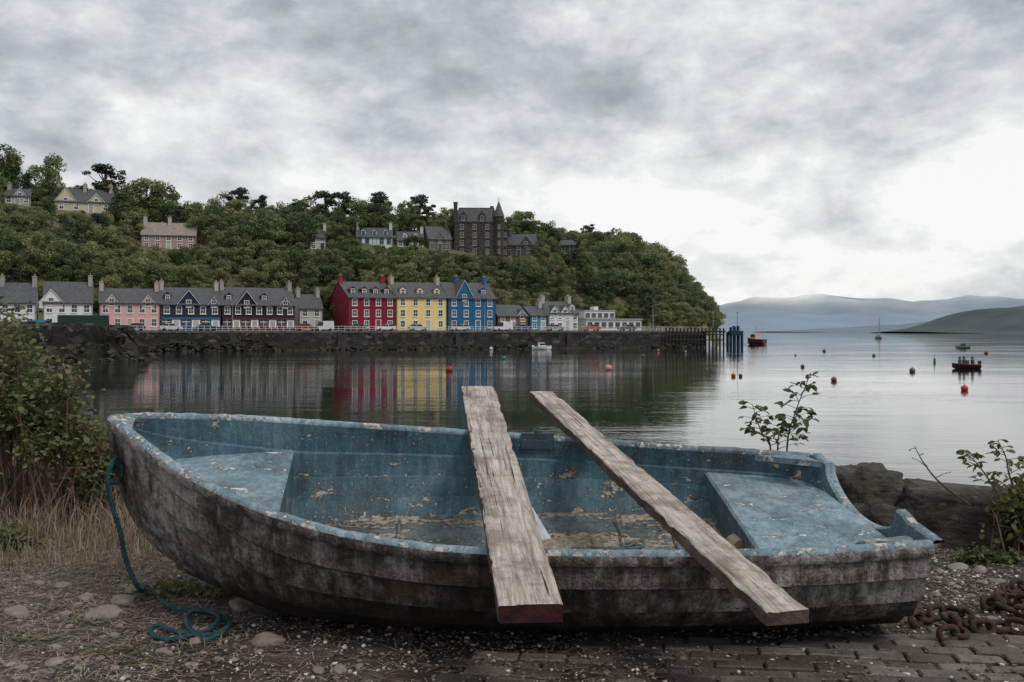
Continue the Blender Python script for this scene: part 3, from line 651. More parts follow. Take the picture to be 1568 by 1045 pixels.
pc=t.ramp(sp.outputs[1],[(0,(.06,.048,.042)),(.6,(.17,.145,.125)),(1,(.42,.39,.36))]); c=t.mix(peb,c,pc)
hh=t.math('ADD',t.math('MULTIPLY',b,.6),t.math('ADD',t.math('MULTIPLY',d,.35),t.math('MULTIPLY',peb,.3)))
rg=t.ramp(a,[(.4,.55),(.55,.9)])
m.obj('ground',t.fin(c,rg,t.bump(hh,1,.03)),smooth=80)
def paver():
    M=MB(); ca,sa=math.cos(-.13),math.sin(-.13); rn=[]
    for j in range(-14,26):
        for i in range(-4,26):
            lx=-.7+i*.205+(.1 if j%2 else 0); ly=2.9+j*.105-.25
            X0=lx*ca-ly*sa*1; Y0=lx*sa+ly*ca
            cx,cy=X0-.2,Y0+.25
            edge=4.52+.12*cx*.5+.1*noise.noise(Vector((cx*2,cy*2,5)))
            if cy>edge+.05 or cx<-.35+.35*noise.noise(Vector((cy*3,1,0)))+(4.2-cy)*-.2: continue
            z=.013+.006*random.uniform(-1,1)+.018*noise.noise(Vector((cx*1.6,cy*1.6,8)))-max(0,cy-edge+.25)*.05-max(0,.5-cx)*.016
            hx,hy=.0965,.0455; vs=[]
            tl=[random.uniform(-.003,.003) for _ in range(2)]
            for (ax,ay,zz,q) in ((-1,-1,-.03,1),(1,-1,-.03,1),(1,1,-.03,1),(-1,1,-.03,1),(-1,-1,-.006,1),(1,-1,-.006,1),(1,1,-.006,1),(-1,1,-.006,1),(-1,-1,0,.9),(1,-1,0,.9),(1,1,0,.9),(-1,1,0,.9)):
                px=ax*(hx-(0.007 if q<1 else 0)); py=ay*(hy-(.007 if q<1 else 0)); vs.append((cx+px*ca-py*sa,cy+px*sa+py*ca,z+zz+tl[0]*ax+tl[1]*ay))
            M.add(vs,[(0,1,5,4),(1,2,6,5),(2,3,7,6),(3,0,4,7),(4,5,9,8),(5,6,10,9),(6,7,11,10),(7,4,8,11),(8,9,10,11)]); rn+=[random.random()]*9
    t=NT('brick_paver'); at=t.n('Attribute'); at.attribute_name='rnd'; pos=t.n('NewGeometry').outputs['Position']
    c=t.ramp(at.outputs['Fac'],[(0,(.065,.053,.048)),(.5,(.115,.096,.087)),(1,(.175,.152,.137))]); n=t.noise(5,8,.7,pos); c=t.mix(t.ramp(n,[(.4,.8),(.62,0)]),c,(.040,.032,.027)); n2=t.noise(90,3,.6,pos)
    c=t.mix(t.ramp(n2,[(.62,0),(.72,.6)]),c,(.38,.35,.32))
    o=M.obj('brick_paving',t.fin(c,.6,t.bump(n2,.6,.01))); a=o.data.attributes.new('rnd','FLOAT','FACE'); a.data.foreach_set('value',rn)
paver()
t=NT('gravel'); at=t.n('Attribute'); at.attribute_name='rnd'; c=t.ramp(at.outputs['Fac'],[(0,(.03,.025,.022)),(.5,(.09,.075,.065)),(.85,(.2,.175,.155)),(.93,(.45,.43,.40)),(1,(.6,.58,.55))]); GRAV=t.fin(c,.8)
pts=[];sz=[]
for i in range(17000):
    y=random.uniform(3.7,7.2) if random.random()<.55 else random.uniform(3.8,4.9); x=random.uniform(-.52,.52)*y*1.05
    if x<-1.6 and random.random()<.5: continue
    onb=x>-.2 and y<4.4
    if onb and random.random()<.45: continue
    if noise.noise(Vector((x*1.6,y*2.2,7)))<-.1 and random.random()<.7: continue
    s=.003+.009*random.random()**3; pts.append((x,y,gz(x,y)+s*.3+(.012 if onb else 0))); sz.append(s)
for i in range(6000):
    y=random.gauss(5.6,.5); x=random.gauss(2.6,.4) ; s=.004+.008*random.random()**2; pts.append((x,y,gz(x,y)+s*.3)); sz.append(s)
stones('gravel',np.array(pts),np.array(sz),GRAV)
def rock(name,c,s,seed,mat,rz=0,sub=5,amp=.35,box=1.0,tilt=0):
    bm=bmesh.new(); bmesh.ops.create_icosphere(bm,subdivisions=sub,radius=1)
    for v in bm.verts:
        p=v.co.copy(); n=noise.fractal(p*1.1+Vector((seed,0,0)),1,2,6); r=noise.voronoi(p*1.6+Vector((seed,2,1)))[0]
        if box<1: p=Vector([math.copysign(abs(a)**box,a) for a in p])*.85
        k=1+amp*n-amp*.8*(r[0]) +amp*.3; q=p*k; v.co=Vector((q.x*s[0],q.y*s[1],q.z*s[2]))
    me=bpy.data.meshes.new(name); bm.to_mesh(me); bm.free(); me.polygons.foreach_set('use_smooth',[True]*len(me.polygons)); me.materials.append(mat)
    o=bpy.data.objects.new(name,me); link(o); o.location=c; o.rotation_euler=(0,tilt,rz); return o
t=NT('lichened_rock'); a=t.noise(2.5,10,.68); b=t.noise(14,8,.7); lay=t.noise(1,8,.65,t.mapping((2,2,11),rot=(0,.12,0))); c=t.ramp(t.math('ADD',t.math('MULTIPLY',a,.6),t.math('MULTIPLY',lay,.4)),[(.36,(.018,.015,.013)),(.48,(.062,.053,.046)),(.6,(.125,.11,.095)),(.75,(.21,.19,.165))]); c=t.mix(t.ramp(b,[(.58,0),(.7,.7)]),c,(.24,.23,.19))
ROCK=t.fin(c,.85,t.bump(t.math('ADD',a,t.math('ADD',t.math('MULTIPLY',b,.35),t.math('MULTIPLY',lay,.7))),1,.10))
rock('boulder',(2.44,6.85,.12),(.38,.34,.44),3,ROCK,.2,6,.25,.7,.1); rock('boulder',(3.02,6.6,.05),(.62,.30,.38),8,ROCK,-.12,6,.16,.45,.07); rock('boulder',(2.62,6.55,.0),(.42,.2,.28),12,ROCK,.1,5,.25,.6)
rock('boulder',(4.1,6.9,.05),(.5,.4,.35),21,ROCK,.5,5,.25,.6)
t=NT('pale_stone'); c=t.ramp(t.noise(6,8,.65),[(.3,(.12,.10,.085)),(.6,(.26,.22,.19)),(.8,(.38,.34,.30))]); PALE=t.fin(c,.8,t.bump(t.noise(25,5),.5,.02))
ST_=[(160,948,.075),(188,928,.055),(132,925,.04),(25,945,.06),(98,905,.035),(410,985,.06),(370,930,.06),(205,912,.04),(60,900,.03),(345,872,.04),(1465,870,.05),(1445,980,.03),(250,1000,.03),(85,1015,.035),(300,985,.03),(1500,875,.04),(1530,890,.03),(520,1030,.03)]
for i in range(55): ST_.append((random.uniform(0,560),random.uniform(870,1045),random.uniform(.010,.024)))
for i in range(35): ST_.append((random.uniform(1430,1568),random.uniform(850,1000),random.uniform(.010,.026)))
for i,(u,v,s) in enumerate(ST_):
    y=CZ*F/(v-CV); x=(u-CU)/F*y; rock('stone',(x,y,gz(x,y)+s*.15),(s*1.4,s,s*.6),i*3.3,PALE,random.uniform(0,3),3,.25)

# ---------------------------------------------------------------- boat
def crv(keys,pts,t):
    keys=np.asarray(keys,float); pts=np.asarray(pts,float); i=int(np.clip(np.searchsorted(keys,t)-1,0,len(keys)-2)); h=keys[i+1]-keys[i]; s=(t-keys[i])/h
    def tan(j):
        if j==0: return (pts[1]-pts[0])/(keys[1]-keys[0])
        if j==len(keys)-1: return (pts[-1]-pts[-2])/(keys[-1]-keys[-2])
        return (pts[j+1]-pts[j-1])/(keys[j+1]-keys[j-1])
    m0,m1=tan(i)*h,tan(i+1)*h; r=(2*s**3-3*s*s+1)*pts[i]+(s**3-2*s*s+s)*m0+(-2*s**3+3*s*s)*pts[i+1]+(s**3-s*s)*m1; return Vector(r)
NP=[P(*a) for a in ((172,642,5.05),(212,676,4.87),(280,724,4.68),(360,766,4.5),(450,800,4.36),(560,827,4.25),(700,845,4.17),(850,850,4.15),(1000,851,4.16),(1150,850,4.19),(1300,844,4.24),(1425,835,4.30))]
FP=[P(*a) for a in ((172,642,5.05),(225,638,5.22),(300,639,5.4),(390,642,5.55),(480,648,5.68),(590,655,5.78),(710,663,5.84),(830,671,5.86),(940,679,5.84),(1050,687,5.78),(1150,693,5.68),(1240,700,5.55))]
KK=[0,.25,.5,.75,1,1.5,2,3,4,5,6,7,8,9,10,11]
KP=[P(*a) for a in ((171,652,5.05),(180,700,5.05),(190,742,5.05),(203,777,5.05),(218,803,5.05),(248,838,5.05),(287,862,5.05),(368,893,5.05),(462,914,5.05))]
for i,tt in enumerate(range(5,12)):
    nx=(NP[tt].x+FP[tt].x)/2; KP.append(Vector((nx,5.05 if tt<10 else 5.03-.02*(tt-9),.06)))
TIL=math.radians(9); UP=Vector((0,-math.sin(TIL),math.cos(TIL)))
_fc={}
def frame(t):
    if t in _fc: return _fc[t]
    n=crv(range(12),NP,t); f=crv(range(12),FP,t); k=crv(KK,KP,t)
    out=[]
    for g in (n,f):
        d=g-k; h=d.dot(UP); out.append((h,d-UP*h))
    ex=1.7+.55*min(1,t/3.5)
    _fc[t]=(n,f,k,out,ex); return _fc[t]
def sec(fr,side,th,off=0):
    n,f,k,o,ex=fr; h,lat=o[side]; a=math.sin(th)**(2/ex); b=1-max(0,math.cos(th))**(2/ex)
    nl=lat.normalized() if lat.length>1e-4 else Vector((0,-1 if side==0 else 1,0)); nn=(nl*math.sin(th)-UP*math.cos(th)).normalized()
    return k+lat*a+UP*(h*b)+nn*off
def edgea(b,ex): return max(0,1-(1-min(1,b))**ex)**(1/ex)
ST=[11*(i/90)**1.15 for i in range(91)]
BE_=empty('rowing_dinghy',Matrix.Translation((0,5,0)))
def hullmat():
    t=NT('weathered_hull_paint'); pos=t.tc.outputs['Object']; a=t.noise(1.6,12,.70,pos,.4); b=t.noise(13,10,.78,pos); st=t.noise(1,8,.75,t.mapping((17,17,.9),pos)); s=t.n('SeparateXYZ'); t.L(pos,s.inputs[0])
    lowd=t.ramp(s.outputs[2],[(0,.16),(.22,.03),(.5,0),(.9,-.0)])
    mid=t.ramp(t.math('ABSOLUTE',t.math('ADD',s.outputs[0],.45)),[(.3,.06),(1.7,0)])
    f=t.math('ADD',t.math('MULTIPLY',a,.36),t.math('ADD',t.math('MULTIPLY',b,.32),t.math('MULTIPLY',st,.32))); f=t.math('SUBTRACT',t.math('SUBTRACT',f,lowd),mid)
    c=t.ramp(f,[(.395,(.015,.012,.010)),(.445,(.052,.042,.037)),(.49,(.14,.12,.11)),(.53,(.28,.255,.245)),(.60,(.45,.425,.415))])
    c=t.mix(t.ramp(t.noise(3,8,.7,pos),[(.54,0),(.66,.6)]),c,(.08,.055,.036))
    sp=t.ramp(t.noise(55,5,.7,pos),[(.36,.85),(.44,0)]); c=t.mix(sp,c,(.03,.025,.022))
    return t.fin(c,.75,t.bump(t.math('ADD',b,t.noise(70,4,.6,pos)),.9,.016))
HULL=hullmat()
def bluemat(name,blue,chip,amt,pale=(.15,.235,.285),csc=(5,10,13),grime=.6,zlow=0):
    t=NT(name); pos=t.tc.outputs['Object']; a=t.noise(2.4,9,.68,pos); b=t.noise(1,10,.7,t.mapping(csc,pos),.4); s=t.noise(30,7,.72,pos); st=t.noise(1,6,.75,t.mapping((30,16,1.3),pos))
    c=t.ramp(t.math('ADD',t.math('MULTIPLY',a,.55),t.math('MULTIPLY',st,.45)),[(.37,lerp3(blue,.4)),(.5,blue),(.62,pale)])
    f=t.math('ADD',t.math('MULTIPLY',b,.72),t.math('MULTIPLY',s,.28))
    if zlow:
        sz=t.n('SeparateXYZ'); t.L(pos,sz.inputs[0]); f=t.math('ADD',f,t.ramp(sz.outputs[2],[(.35,zlow),(.66,0)]))
    chipc=t.ramp(s,[(.34,lerp3(chip,.45)),(.5,chip),(.62,lerp3(chip,1.5))])
    mk=t.ramp(f,[(amt,0),(amt+.012,1)]); edge=t.ramp(f,[(amt-.012,0),(amt,.75),(amt+.012,0)])
    c=t.mix(t.ramp(t.noise(1.3,9,.72,pos),[(.46,0),(.68,grime)]),c,(.05,.046,.04))
    c=t.mix(edge,c,lerp3(blue,.25)); c=t.mix(mk,c,chipc)
    c=t.mix(t.ramp(t.noise(70,4,.7,pos),[(.63,0),(.67,.8)]),c,(.45,.44,.41))
    c=t.mix(t.ramp(t.noise(60,4,.7,t.mapping((1,1,1),pos,(5,5,5))),[(.31,.8),(.37,0)]),c,(.04,.04,.04))
    hgt=t.math('ADD',t.math('MULTIPLY',mk,-.5),t.math('MULTIPLY',s,.6)); return t.fin(c,.6,t.bump(hgt,1,.014))
BLUE=bluemat('peeling_blue_paint',(.062,.130,.172),(.32,.285,.235),.585,(.135,.215,.262),zlow=.05,grime=.65); SOLE=bluemat('worn_floor_paint',(.10,.145,.165),(.26,.215,.165),.50,(.21,.25,.26),(2,6,7),.7); SEAT=bluemat('seat_paint',(.17,.26,.315),(.48,.46,.42),.565,(.34,.415,.45),(4,8,8),.5); RIM=bluemat('gunwale_paint',(.155,.24,.295),(.33,.32,.30),.53,(.36,.43,.465),(12,12,12),.7)
hull=MB(); NS=6
for side in (0,1):
    rows=[]
    for t_ in ST:
        fr=frame(t_); r=[]; sc=min(1,t_/1.2)
        for k in range(NS):
            th0=math.pi/2*(k/NS)**.9; th1=math.pi/2*((k+1)/NS)**.9
            for q in (0,.1,.5,1): r.append(sec(fr,side,th0+(th1-th0)*q,(.002+.034*(1-q) if q>0 else .020)*sc*(k>0)))
        rows.append(r)
    hull.grid(rows,0,side==0)
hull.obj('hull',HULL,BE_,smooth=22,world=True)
def hf(t,h): return min(.17,.35*max(h,.001))
ins=MB(); sole=MB(); fe=[[],[]]
for side in (0,1):
    rows=[]
    for t_ in ST[3:]:
        fr=frame(t_); h=fr[3][side][0]; b=hf(t_,h)/h; th0=math.acos(max(0,(1-b)**(fr[4]/2))); r=[]
        for k in range(4):
            for q in (0,.08,.5,1):
                qq=(k+q)/4; th=th0+(math.pi/2-th0)*qq; r.append(sec(fr,side,th,-.024-(.024*q if q>0 else .022)))
        rows.append(r); fe[side].append(r[0])
    ins.grid(rows,0,side==1)
ins.obj('inner_planking',BLUE,BE_,smooth=22,world=True)
rows=[]
for a,b in zip(*fe): rows.append([a.lerp(b,q/16)+UP*(.006*math.cos(q*math.pi/2)) for q in range(17)])
sole.grid(rows); sole.obj('floor',SOLE,BE_,smooth=60,world=True)
bt=MB()
for t_ in (4.4,5.2,8.0,8.7):
    i=min(range(len(ST)-3),key=lambda k:abs(ST[k+3]-t_)); a_,b_=fe[0][i],fe[1][i]
    bt.tube([a_.lerp(b_,q/10)+UP*.002 for q in range(1,10)],.013,6)
bt.obj('floor_battens',SOLE,BE_,world=True)
# dirt and leaf debris lying on the floor and seats
dv=[];df=[]
for i in range(420):
    j=random.randrange(25,len(fe[0])-14); q=random.random(); p=fe[0][j].lerp(fe[1][j],min(1,q**.6))+UP*.012; s_=random.uniform(.004,.014); an_=random.uniform(0,6.28)
    o_=len(dv); 
    for k in range(5):
        aa=an_+k*1.2566; dv.append((p.x+s_*math.cos(aa)*random.uniform(.6,1.3),p.y+s_*math.sin(aa)*random.uniform(.6,1.3),p.z+random.uniform(0,.006)))
    df.append(tuple(range(o_,o_+5)))
mm=MB(); mm.add(dv,df); mm.obj('debris',simple('debris',(.12,.09,.065),.9,.8,8),BE_,world=True)
rim=MB()
for side in (0,1):
    rows=[]
    for i,t_ in enumerate(ST):
        fr=frame(t_); g=fr[side]
        tn=(frame(min(11,t_+.05))[side]-frame(max(0,t_-.05))[side]).normalized(); out=tn.cross(UP)
        if out.dot(Vector((0,-1 if side==0 else 1,0)))<0: out=-out
        dg=.005*noise.noise(Vector((t_*9,side*7,0)))+.004*noise.noise(Vector((t_*30,side*7,0)))
        pr=((-.032,-.02),(-.034,.006),(-.024,.017),(-.005,.022),(.018,.018),(.029,.006),(.034,-.022),(.027,-.040),(-.002,-.042))
        rows.append([g+out*(a+dg*(1 if a>0 else .4))+UP*(b+dg) for a,b in pr])
    rim.grid(rows,0,side==1)
    for rr,fl in ((rows[0],0),(rows[-1],1)): rim.add(rr,[tuple(range(9)) if fl else tuple(range(8,-1,-1))])
o=rim.obj('gunwale',[RIM,HULL],BE_,smooth=50,world=True)
for i,pl in enumerate(o.data.polygons):
    if i%8 in (5,6,7) and pl.loop_total==4: pl.material_index=1
st_=MB(); st_.tube([crv(KK,KP,q)+Vector((-.008,0,0)) for q in np.linspace(0.05,2.2,24)],[.022]*24,8); st_.obj('stem',HULL,BE_,smooth=60,world=True)
kl=MB(); kp=[crv(KK,KP,q) for q in np.linspace(1.8,11,40)]
kl.grid([[p+Vector((0,-.02,.01)) for p in kp],[p+Vector((0,-.02,-.05)) for p in kp],[p+Vector((0,.02,-.05)) for p in kp],[p+Vector((0,.02,.01)) for p in kp]]); kl.obj('keel',HULL,BE_,world=True)
cap=MB(); fa=[frame(q) for q in np.linspace(.0,.75,8)]
cap.grid([[f_[0].lerp(f_[1],j/5)+UP*(.012+.006*math.sin(j/5*3.14)) for j in range(6)] for f_ in fa]); cap.obj('breasthook',RIM,BE_,smooth=60,world=True)
fr=frame(11); n_,f_,k_,oo,ex=fr
def tr_top(q):
    p=n_.lerp(f_,q); c=0
    if .26<q<.86:
        s=(q-.26)/.60; c=.15*min(1,math.sin(math.pi*s)**.5)
    elif .16<q<=.26: c=-.03*math.sin((q-.16)/.10*math.pi/2)*1.0
    else: c=-.012
    if .26<q<.30: c-=.03*(1-(q-.26)/.04)
    return p-UP*c
def tr_bot(q):
    side=0 if q<.5 else 1; a=abs(1-2*q); h,lat=oo[side]; b=1-(1-min(1,a)**ex)**(1/ex); return k_+lat*a+UP*h*b
trm=MB(); Q=[i/100 for i in range(101)]
for off,fl in ((.015,False),(-.04,True)):
    trm.grid([[tr_bot(q).lerp(tr_top(q),j/6)+Vector((off+.10*(j/6),0,0)) -Vector((.05,0,0)) for q in Q] for j in range(7)],0 if fl else 1,fl)
trm.grid([[tr_top(q)+Vector((-.04+.05,0,0)) for q in Q],[tr_top(q)+Vector((-.03+.05,0,.010)) for q in Q],[tr_top(q)+Vector((.005+.05,0,.010)) for q in Q],[tr_top(q)+Vector((.015+.05,0,0)) for q in Q]],2)
trm.obj('transom',[BLUE,HULL,RIM],BE_,smooth=50,world=True)
def seat(name,t0,t1,zc,mat,face_t,n=24):
    m=MB(); top=[]
    for i in range(n+1):
        t_=t0+(t1-t0)*i/n; fr=frame(t_); n_,f_,k_,oo,ex=fr; hh=(zc(t_)-k_.z)/UP.z; e=[]
        for side in (0,1):
            h,lat=oo[side]; a=edgea(min(.97,hh/h),ex)-.025/max(.1,lat.length); e.append(k_+lat*max(0,a)+UP*hh)
        top.append([e[0].lerp(e[1],j/12) for j in range(13)])
    m.grid(top)
    i=0 if face_t==t0 else n; fr=frame(face_t); k_=fr[2]; ft=top[i]; sgn=-1 if i==0 else 1
    lip=[p+Vector((sgn*.012,0,0))-UP*.012 for p in ft]; lo=[]
    for p in ft:
        dh=(p-k_).dot(UP)-hf(face_t,fr[3][0][0]); q=p-UP*dh; q.y=k_.y+(q.y-k_.y)*.86; lo.append(q)
    m.grid([ft,lip],0); m.grid([lip,lo] if i==n else [lo,lip],1)
    return m.obj(name,[mat,BLUE],BE_,smooth=30,world=True)
seat('bow_seat',.7,3.65,lambda t:.70-.02*t,SEAT,3.65); seat('stern_seat',9.3,10.97,lambda t:.475,SEAT,9.3)
m=MB()
for side in (0,1):
    fr=frame(10.9); g=fr[side]; dy=1 if side==0 else -1
    m.add([g+Vector((-.02,dy*.03,.012)),g+Vector((-.28,dy*.035,.012)),g+Vector((.03,dy*.22,.0)),g+Vector((-.02,dy*.03,-.02)),g+Vector((-.28,dy*.035,-.02)),g+Vector((.03,dy*.22,-.03))],[(0,1,2),(3,5,4),(1,0,3,4),(2,1,4,5),(0,2,5,3)])
m.obj('stern_knees',RIM,BE_,world=True)
m=MB(); a=P(800,762,5.35); b=P(838,826,4.95); c=P(796,830,4.95)
m.add([a,b,c,a+Vector((.02,.02,0)),b+Vector((.02,.02,0)),c+Vector((.02,.02,0))],[(0,1,2),(3,5,4),(0,3,4,1),(1,4,5,2),(2,5,3,0)]); m.obj('thwart_bracket',simple('pale_blue',(.38,.45,.48),.6,.2,8),BE_,world=True)
m=MB(); g=frame(6.95)[1]; m.box(g.x-.10,g.x+.09,g.y-.046,g.y-.034,g.z-.06,g.z+.02); m.box(g.x-.10,g.x+.09,g.y-.046,g.y+.03,g.z+.02,g.z+.03); m.cyl((g.x,g.y-.01,g.z+.03),.022,.02,.015,10); m.obj('rowlock_block',simple('dark_paint',(.03,.05,.065),.6,.4,20),BE_,world=True)
m=MB(); q=P(1136,832,4.85); m.cyl((q.x,q.y,q.z-.03),.045,.045,.16,14,0,'y'); m.cyl((q.x,q.y-.005,q.z-.03),.03,.03,.01,12,0,'y'); m.obj('fender',simple('fender_cream',(.33,.27,.19),.7,.2,20),BE_,smooth=40,world=True)
m=MB(); q=P(965,836,4.78); m.tube([q+Vector(((.05+.03*math.sin(a*.9))*math.cos(a*2.1),.03*math.sin(a*2.3),.004*a-.015)) for a in np.linspace(0,7,50)],.006,6); m.obj('rope_scrap',simple('faded_cord',(.25,.30,.28),.8,.3,20),BE_,smooth=60,world=True)

# ---------------------------------------------------------------- planks
def woodmat():
    t=NT('weathered_timber'); o=t.tc.outputs['Object']; oi=t.n('ObjectInfo')
    of=t.n('VectorMath',operation='ADD'); t.L(o,of.inputs[0]); cc=t.n('CombineXYZ'); t.L(t.math('MULTIPLY',oi.outputs['Random'],13),cc.inputs[0]); t.L(cc.outputs[0],of.inputs[1]); o=of.outputs[0]
    g=t.noise(1,8,.7,t.mapping((1.6,26,26),o),.9); g2=t.noise(1,6,.65,t.mapping((6,90,90),o)); big=t.noise(4,9,.72,o)
    c=t.ramp(t.math('ADD',t.math('MULTIPLY',g,.6),t.math('MULTIPLY',g2,.4)),[(.35,(.06,.047,.038)),(.42,(.25,.21,.175)),(.5,(.44,.385,.335)),(.62,(.62,.565,.505))])
    c=t.mix(t.ramp(big,[(.47,0),(.60,.75)]),c,(.17,.13,.105)); c=t.mix(t.ramp(t.noise(9,6,.6,o),[(.62,0),(.68,.55)]),c,(.30,.19,.10))
    kn=t.vor(3.2,t.mapping((1,2.6,1),o)); c=t.mix(t.ramp(kn,[(.05,1),(.10,0)]),c,(.05,.035,.028))
    ck=t.noise(1,4,.6,t.mapping((1.1,60,60),o,(3,3,3)),.3); c=t.mix(t.ramp(ck,[(.33,1),(.37,0)]),c,(.03,.025,.02))
    return t.fin(c,.75,t.bump(t.math('ADD',g,t.math('ADD',t.math('MULTIPLY',g2,.8),t.math('MULTIPLY',big,.6))),1,.016))
WOOD=woodmat(); WSIDE=simple('dark_timber_edge',(.085,.06,.047),.85,.5,9,.02); REDP=simple('red_end_paint',(.045,.010,.013),.7,.5,10,.01)
def plank(name,A,B,wd,th,seed,endm):
    A=Vector(A);B=Vector(B); d=B-A; L=d.length; xa=d.normalized(); za=Vector((0,0,1)); ya=za.cross(xa).normalized(); za=xa.cross(ya)
    M=Matrix((( xa.x,ya.x,za.x,A.x),(xa.y,ya.y,za.y,A.y),(xa.z,ya.z,za.z,A.z),(0,0,0,1)))
    m=MB(); n=220; rows=[]; nw=10
    prof=[(-wd/2,-th),(-wd/2,-th*.5),(-wd/2,-.005)]+[(-wd/2+.005+(wd-.01)*j/nw,0) for j in range(nw+1)]+[(wd/2,-.005),(wd/2,-th*.5),(wd/2,-th),(-wd/2,-th)]
    for i in range(n+1):
        x=L*i/n; r=[]
        for k,(y,z) in enumerate(prof):
            s=1 if y>0 else -1; ed=abs(y)>wd/2-.012
            dy=(-s*max(0,.016*noise.fractal(Vector((x*5,seed+s*5,z*12)),1,2,4)+.001) if ed else 0)
            dz=.003*noise.noise(Vector((x*5,y*14,seed)))+(-.004*abs(noise.noise(Vector((x*20,s,seed)))) if ed and z>-.01 else 0)
            if ed and z>-.01: dz-=max(0,.03*noise.noise(Vector((x*6,s*3,seed+2)))-.006)
            sag=-.006*math.sin(math.pi*x/L)
            ex_=0
            if i in (0,n): ex_=.008*noise.noise(Vector((y*30,z*30,seed)))
            r.append((x+ex_,y+dy,z+dz+sag))
        rows.append(r)
    m.grid(rows,0,True); m.add(rows[0][:-1],[tuple(range(len(prof)-1))],2); m.add(rows[-1][:-1],[tuple(range(len(prof)-2,-1,-1))],2)
    o=m.obj(name,[WOOD,WSIDE,endm],smooth=35); o.matrix_world=M
    np_=len(prof)-1
    for i,pl in enumerate(o.data.polygons):
        if i<n*np_ and (i%np_ in (0,1,nw+4,nw+5,nw+6)): pl.material_index=1
    return o
def onp(u,y,z0): return Vector(((u-CU)/F*y,y,z0))
th1=.068
def pz(y,zn,yn,zf,yf): return zn+(zf-zn)*(y-yn)/(yf-yn)
A=onp(813,3.5,pz(3.5,.492+th1,4.16,.797+th1,5.84)); B=onp(732,6.75,pz(6.75,.492+th1,4.16,.797+th1,5.84))
plank('wooden_plank',A,B,.228,th1,1.3,REDP)
th2=.052
A=Vector((.975,3.50,pz(3.5,.486+th2,4.18,.783+th2,5.85))); B=Vector((.20,6.75,pz(6.75,.486+th2,4.18,.783+th2,5.85)))
plank('wooden_plank',A,B,.168,th2,6.1,WSIDE)

# ---------------------------------------------------------------- rope
def spline(pts,n=20):
    out=[]; k=list(range(len(pts)))
    for i in range((len(pts)-1)*n+1): out.append(crv(k,[tuple(p) for p in pts],i/n))
    return out
def rope(m,pts,R,pitch=.07):
    n=len(pts); ref=None; s=0; fr=[]
    for i in range(n):
        tn=(pts[min(i+1,n-1)]-pts[max(i-1,0)]).normalized()
        if ref is None: ref=tn.orthogonal().normalized()
        ref=(ref-tn*ref.dot(tn)).normalized(); fr.append((tn,ref.copy(),tn.cross(ref),s))
        if i<n-1: s+=(pts[i+1]-pts[i]).length
    for k in range(3):
        m.tube([pts[i]+(fr[i][1]*math.cos(fr[i][3]/pitch*6.283+k*2.094)+fr[i][2]*math.sin(fr[i][3]/pitch*6.283+k*2.094))*R*.52 for i in range(n)],R*.56,6)
def G(u,v,dz=.015):
    y=CZ*F/(v-CV); x=(u-CU)/F*y; return Vector((x,y,gz(x,y)+dz))
m=MB(); pts=[P(178,700,5.0),P(165,728,4.93),P(170,768,4.95),P(184,815,4.97),P(193,858,5.0)]+[Vector((-1.88,5.02,.1)),G(225,910),G(262,938),G(300,942),G(342,948),G(352,965,.03),G(325,978),G(275,972),G(240,966),G(232,975),G(262,984),G(318,972,.03),G(335,955,.045),G(300,950,.04),G(285,962,.03),G(310,985),G(345,975)]
rope(m,spline(pts,26),.0125)
rl=[P(178,712,5.0)+Vector((.032*math.cos(a),-.03*math.sin(a*.5),.05*math.sin(a)-.04)) for a in np.linspace(0,9.5,60)]
rope(m,rl,.009)
t=NT('teal_rope'); c=t.ramp(t.noise(30,5,.6),[(.3,(.006,.024,.032)),(.6,(.018,.062,.076)),(.8,(.09,.14,.145))]); m.obj('mooring_rope',t.fin(c,.7),smooth=60)
def chain(pts,ll=.125,wr=.0145):
    m=MB(); sp=spline(pts,30); d=[0]
    for a,b in zip(sp,sp[1:]): d.append(d[-1]+(b-a).length)
    s=0; i=0; step=ll-2.6*wr
    while s<d[-1]-step:
        j=int(np.searchsorted(d,s+step/2)); c=sp[min(j,len(sp)-1)]; tn=(sp[min(j+1,len(sp)-1)]-sp[max(j-1,0)]).normalized(); sd=Vector((0,0,1)).cross(tn).normalized(); up=tn.cross(sd)
        rl=(0.35 if i%2 else 1.25)+random.uniform(-.3,.3); ax=sd*math.cos(rl)+up*math.sin(rl); hw=.029
        ring=[]
        for a in np.linspace(0,2*math.pi,21):
            ca,sa=math.cos(a),math.sin(a); ring.append(c+tn*((ll/2-wr-hw)*(1 if ca>0 else -1)*min(1,abs(ca)*3)+hw*ca)+ax*(hw*sa)+Vector((0,0,.012+abs(math.sin(rl))*.012)))
        m.tube(ring,wr,7); s+=step; i+=1
    return m
t=NT('rusty_iron'); c=t.ramp(t.noise(22,8,.7),[(.3,(.014,.010,.009)),(.5,(.042,.023,.017)),(.7,(.10,.05,.032))]); RUST=t.fin(c,.85,t.bump(t.noise(60,6,.7),.8,.01))
for pl in ([G(1395,962),G(1440,948),G(1475,955),G(1500,972),G(1540,970),G(1600,985)],[G(1440,985),G(1470,978),G(1450,955,.04)],[G(1505,940),G(1540,925),G(1580,935),G(1640,930)],[G(1640,950),G(1580,950),G(1530,938,.03),G(1550,905),G(1620,900)]):
    chain(pl).obj('rusty_chain',RUST,smooth=60)

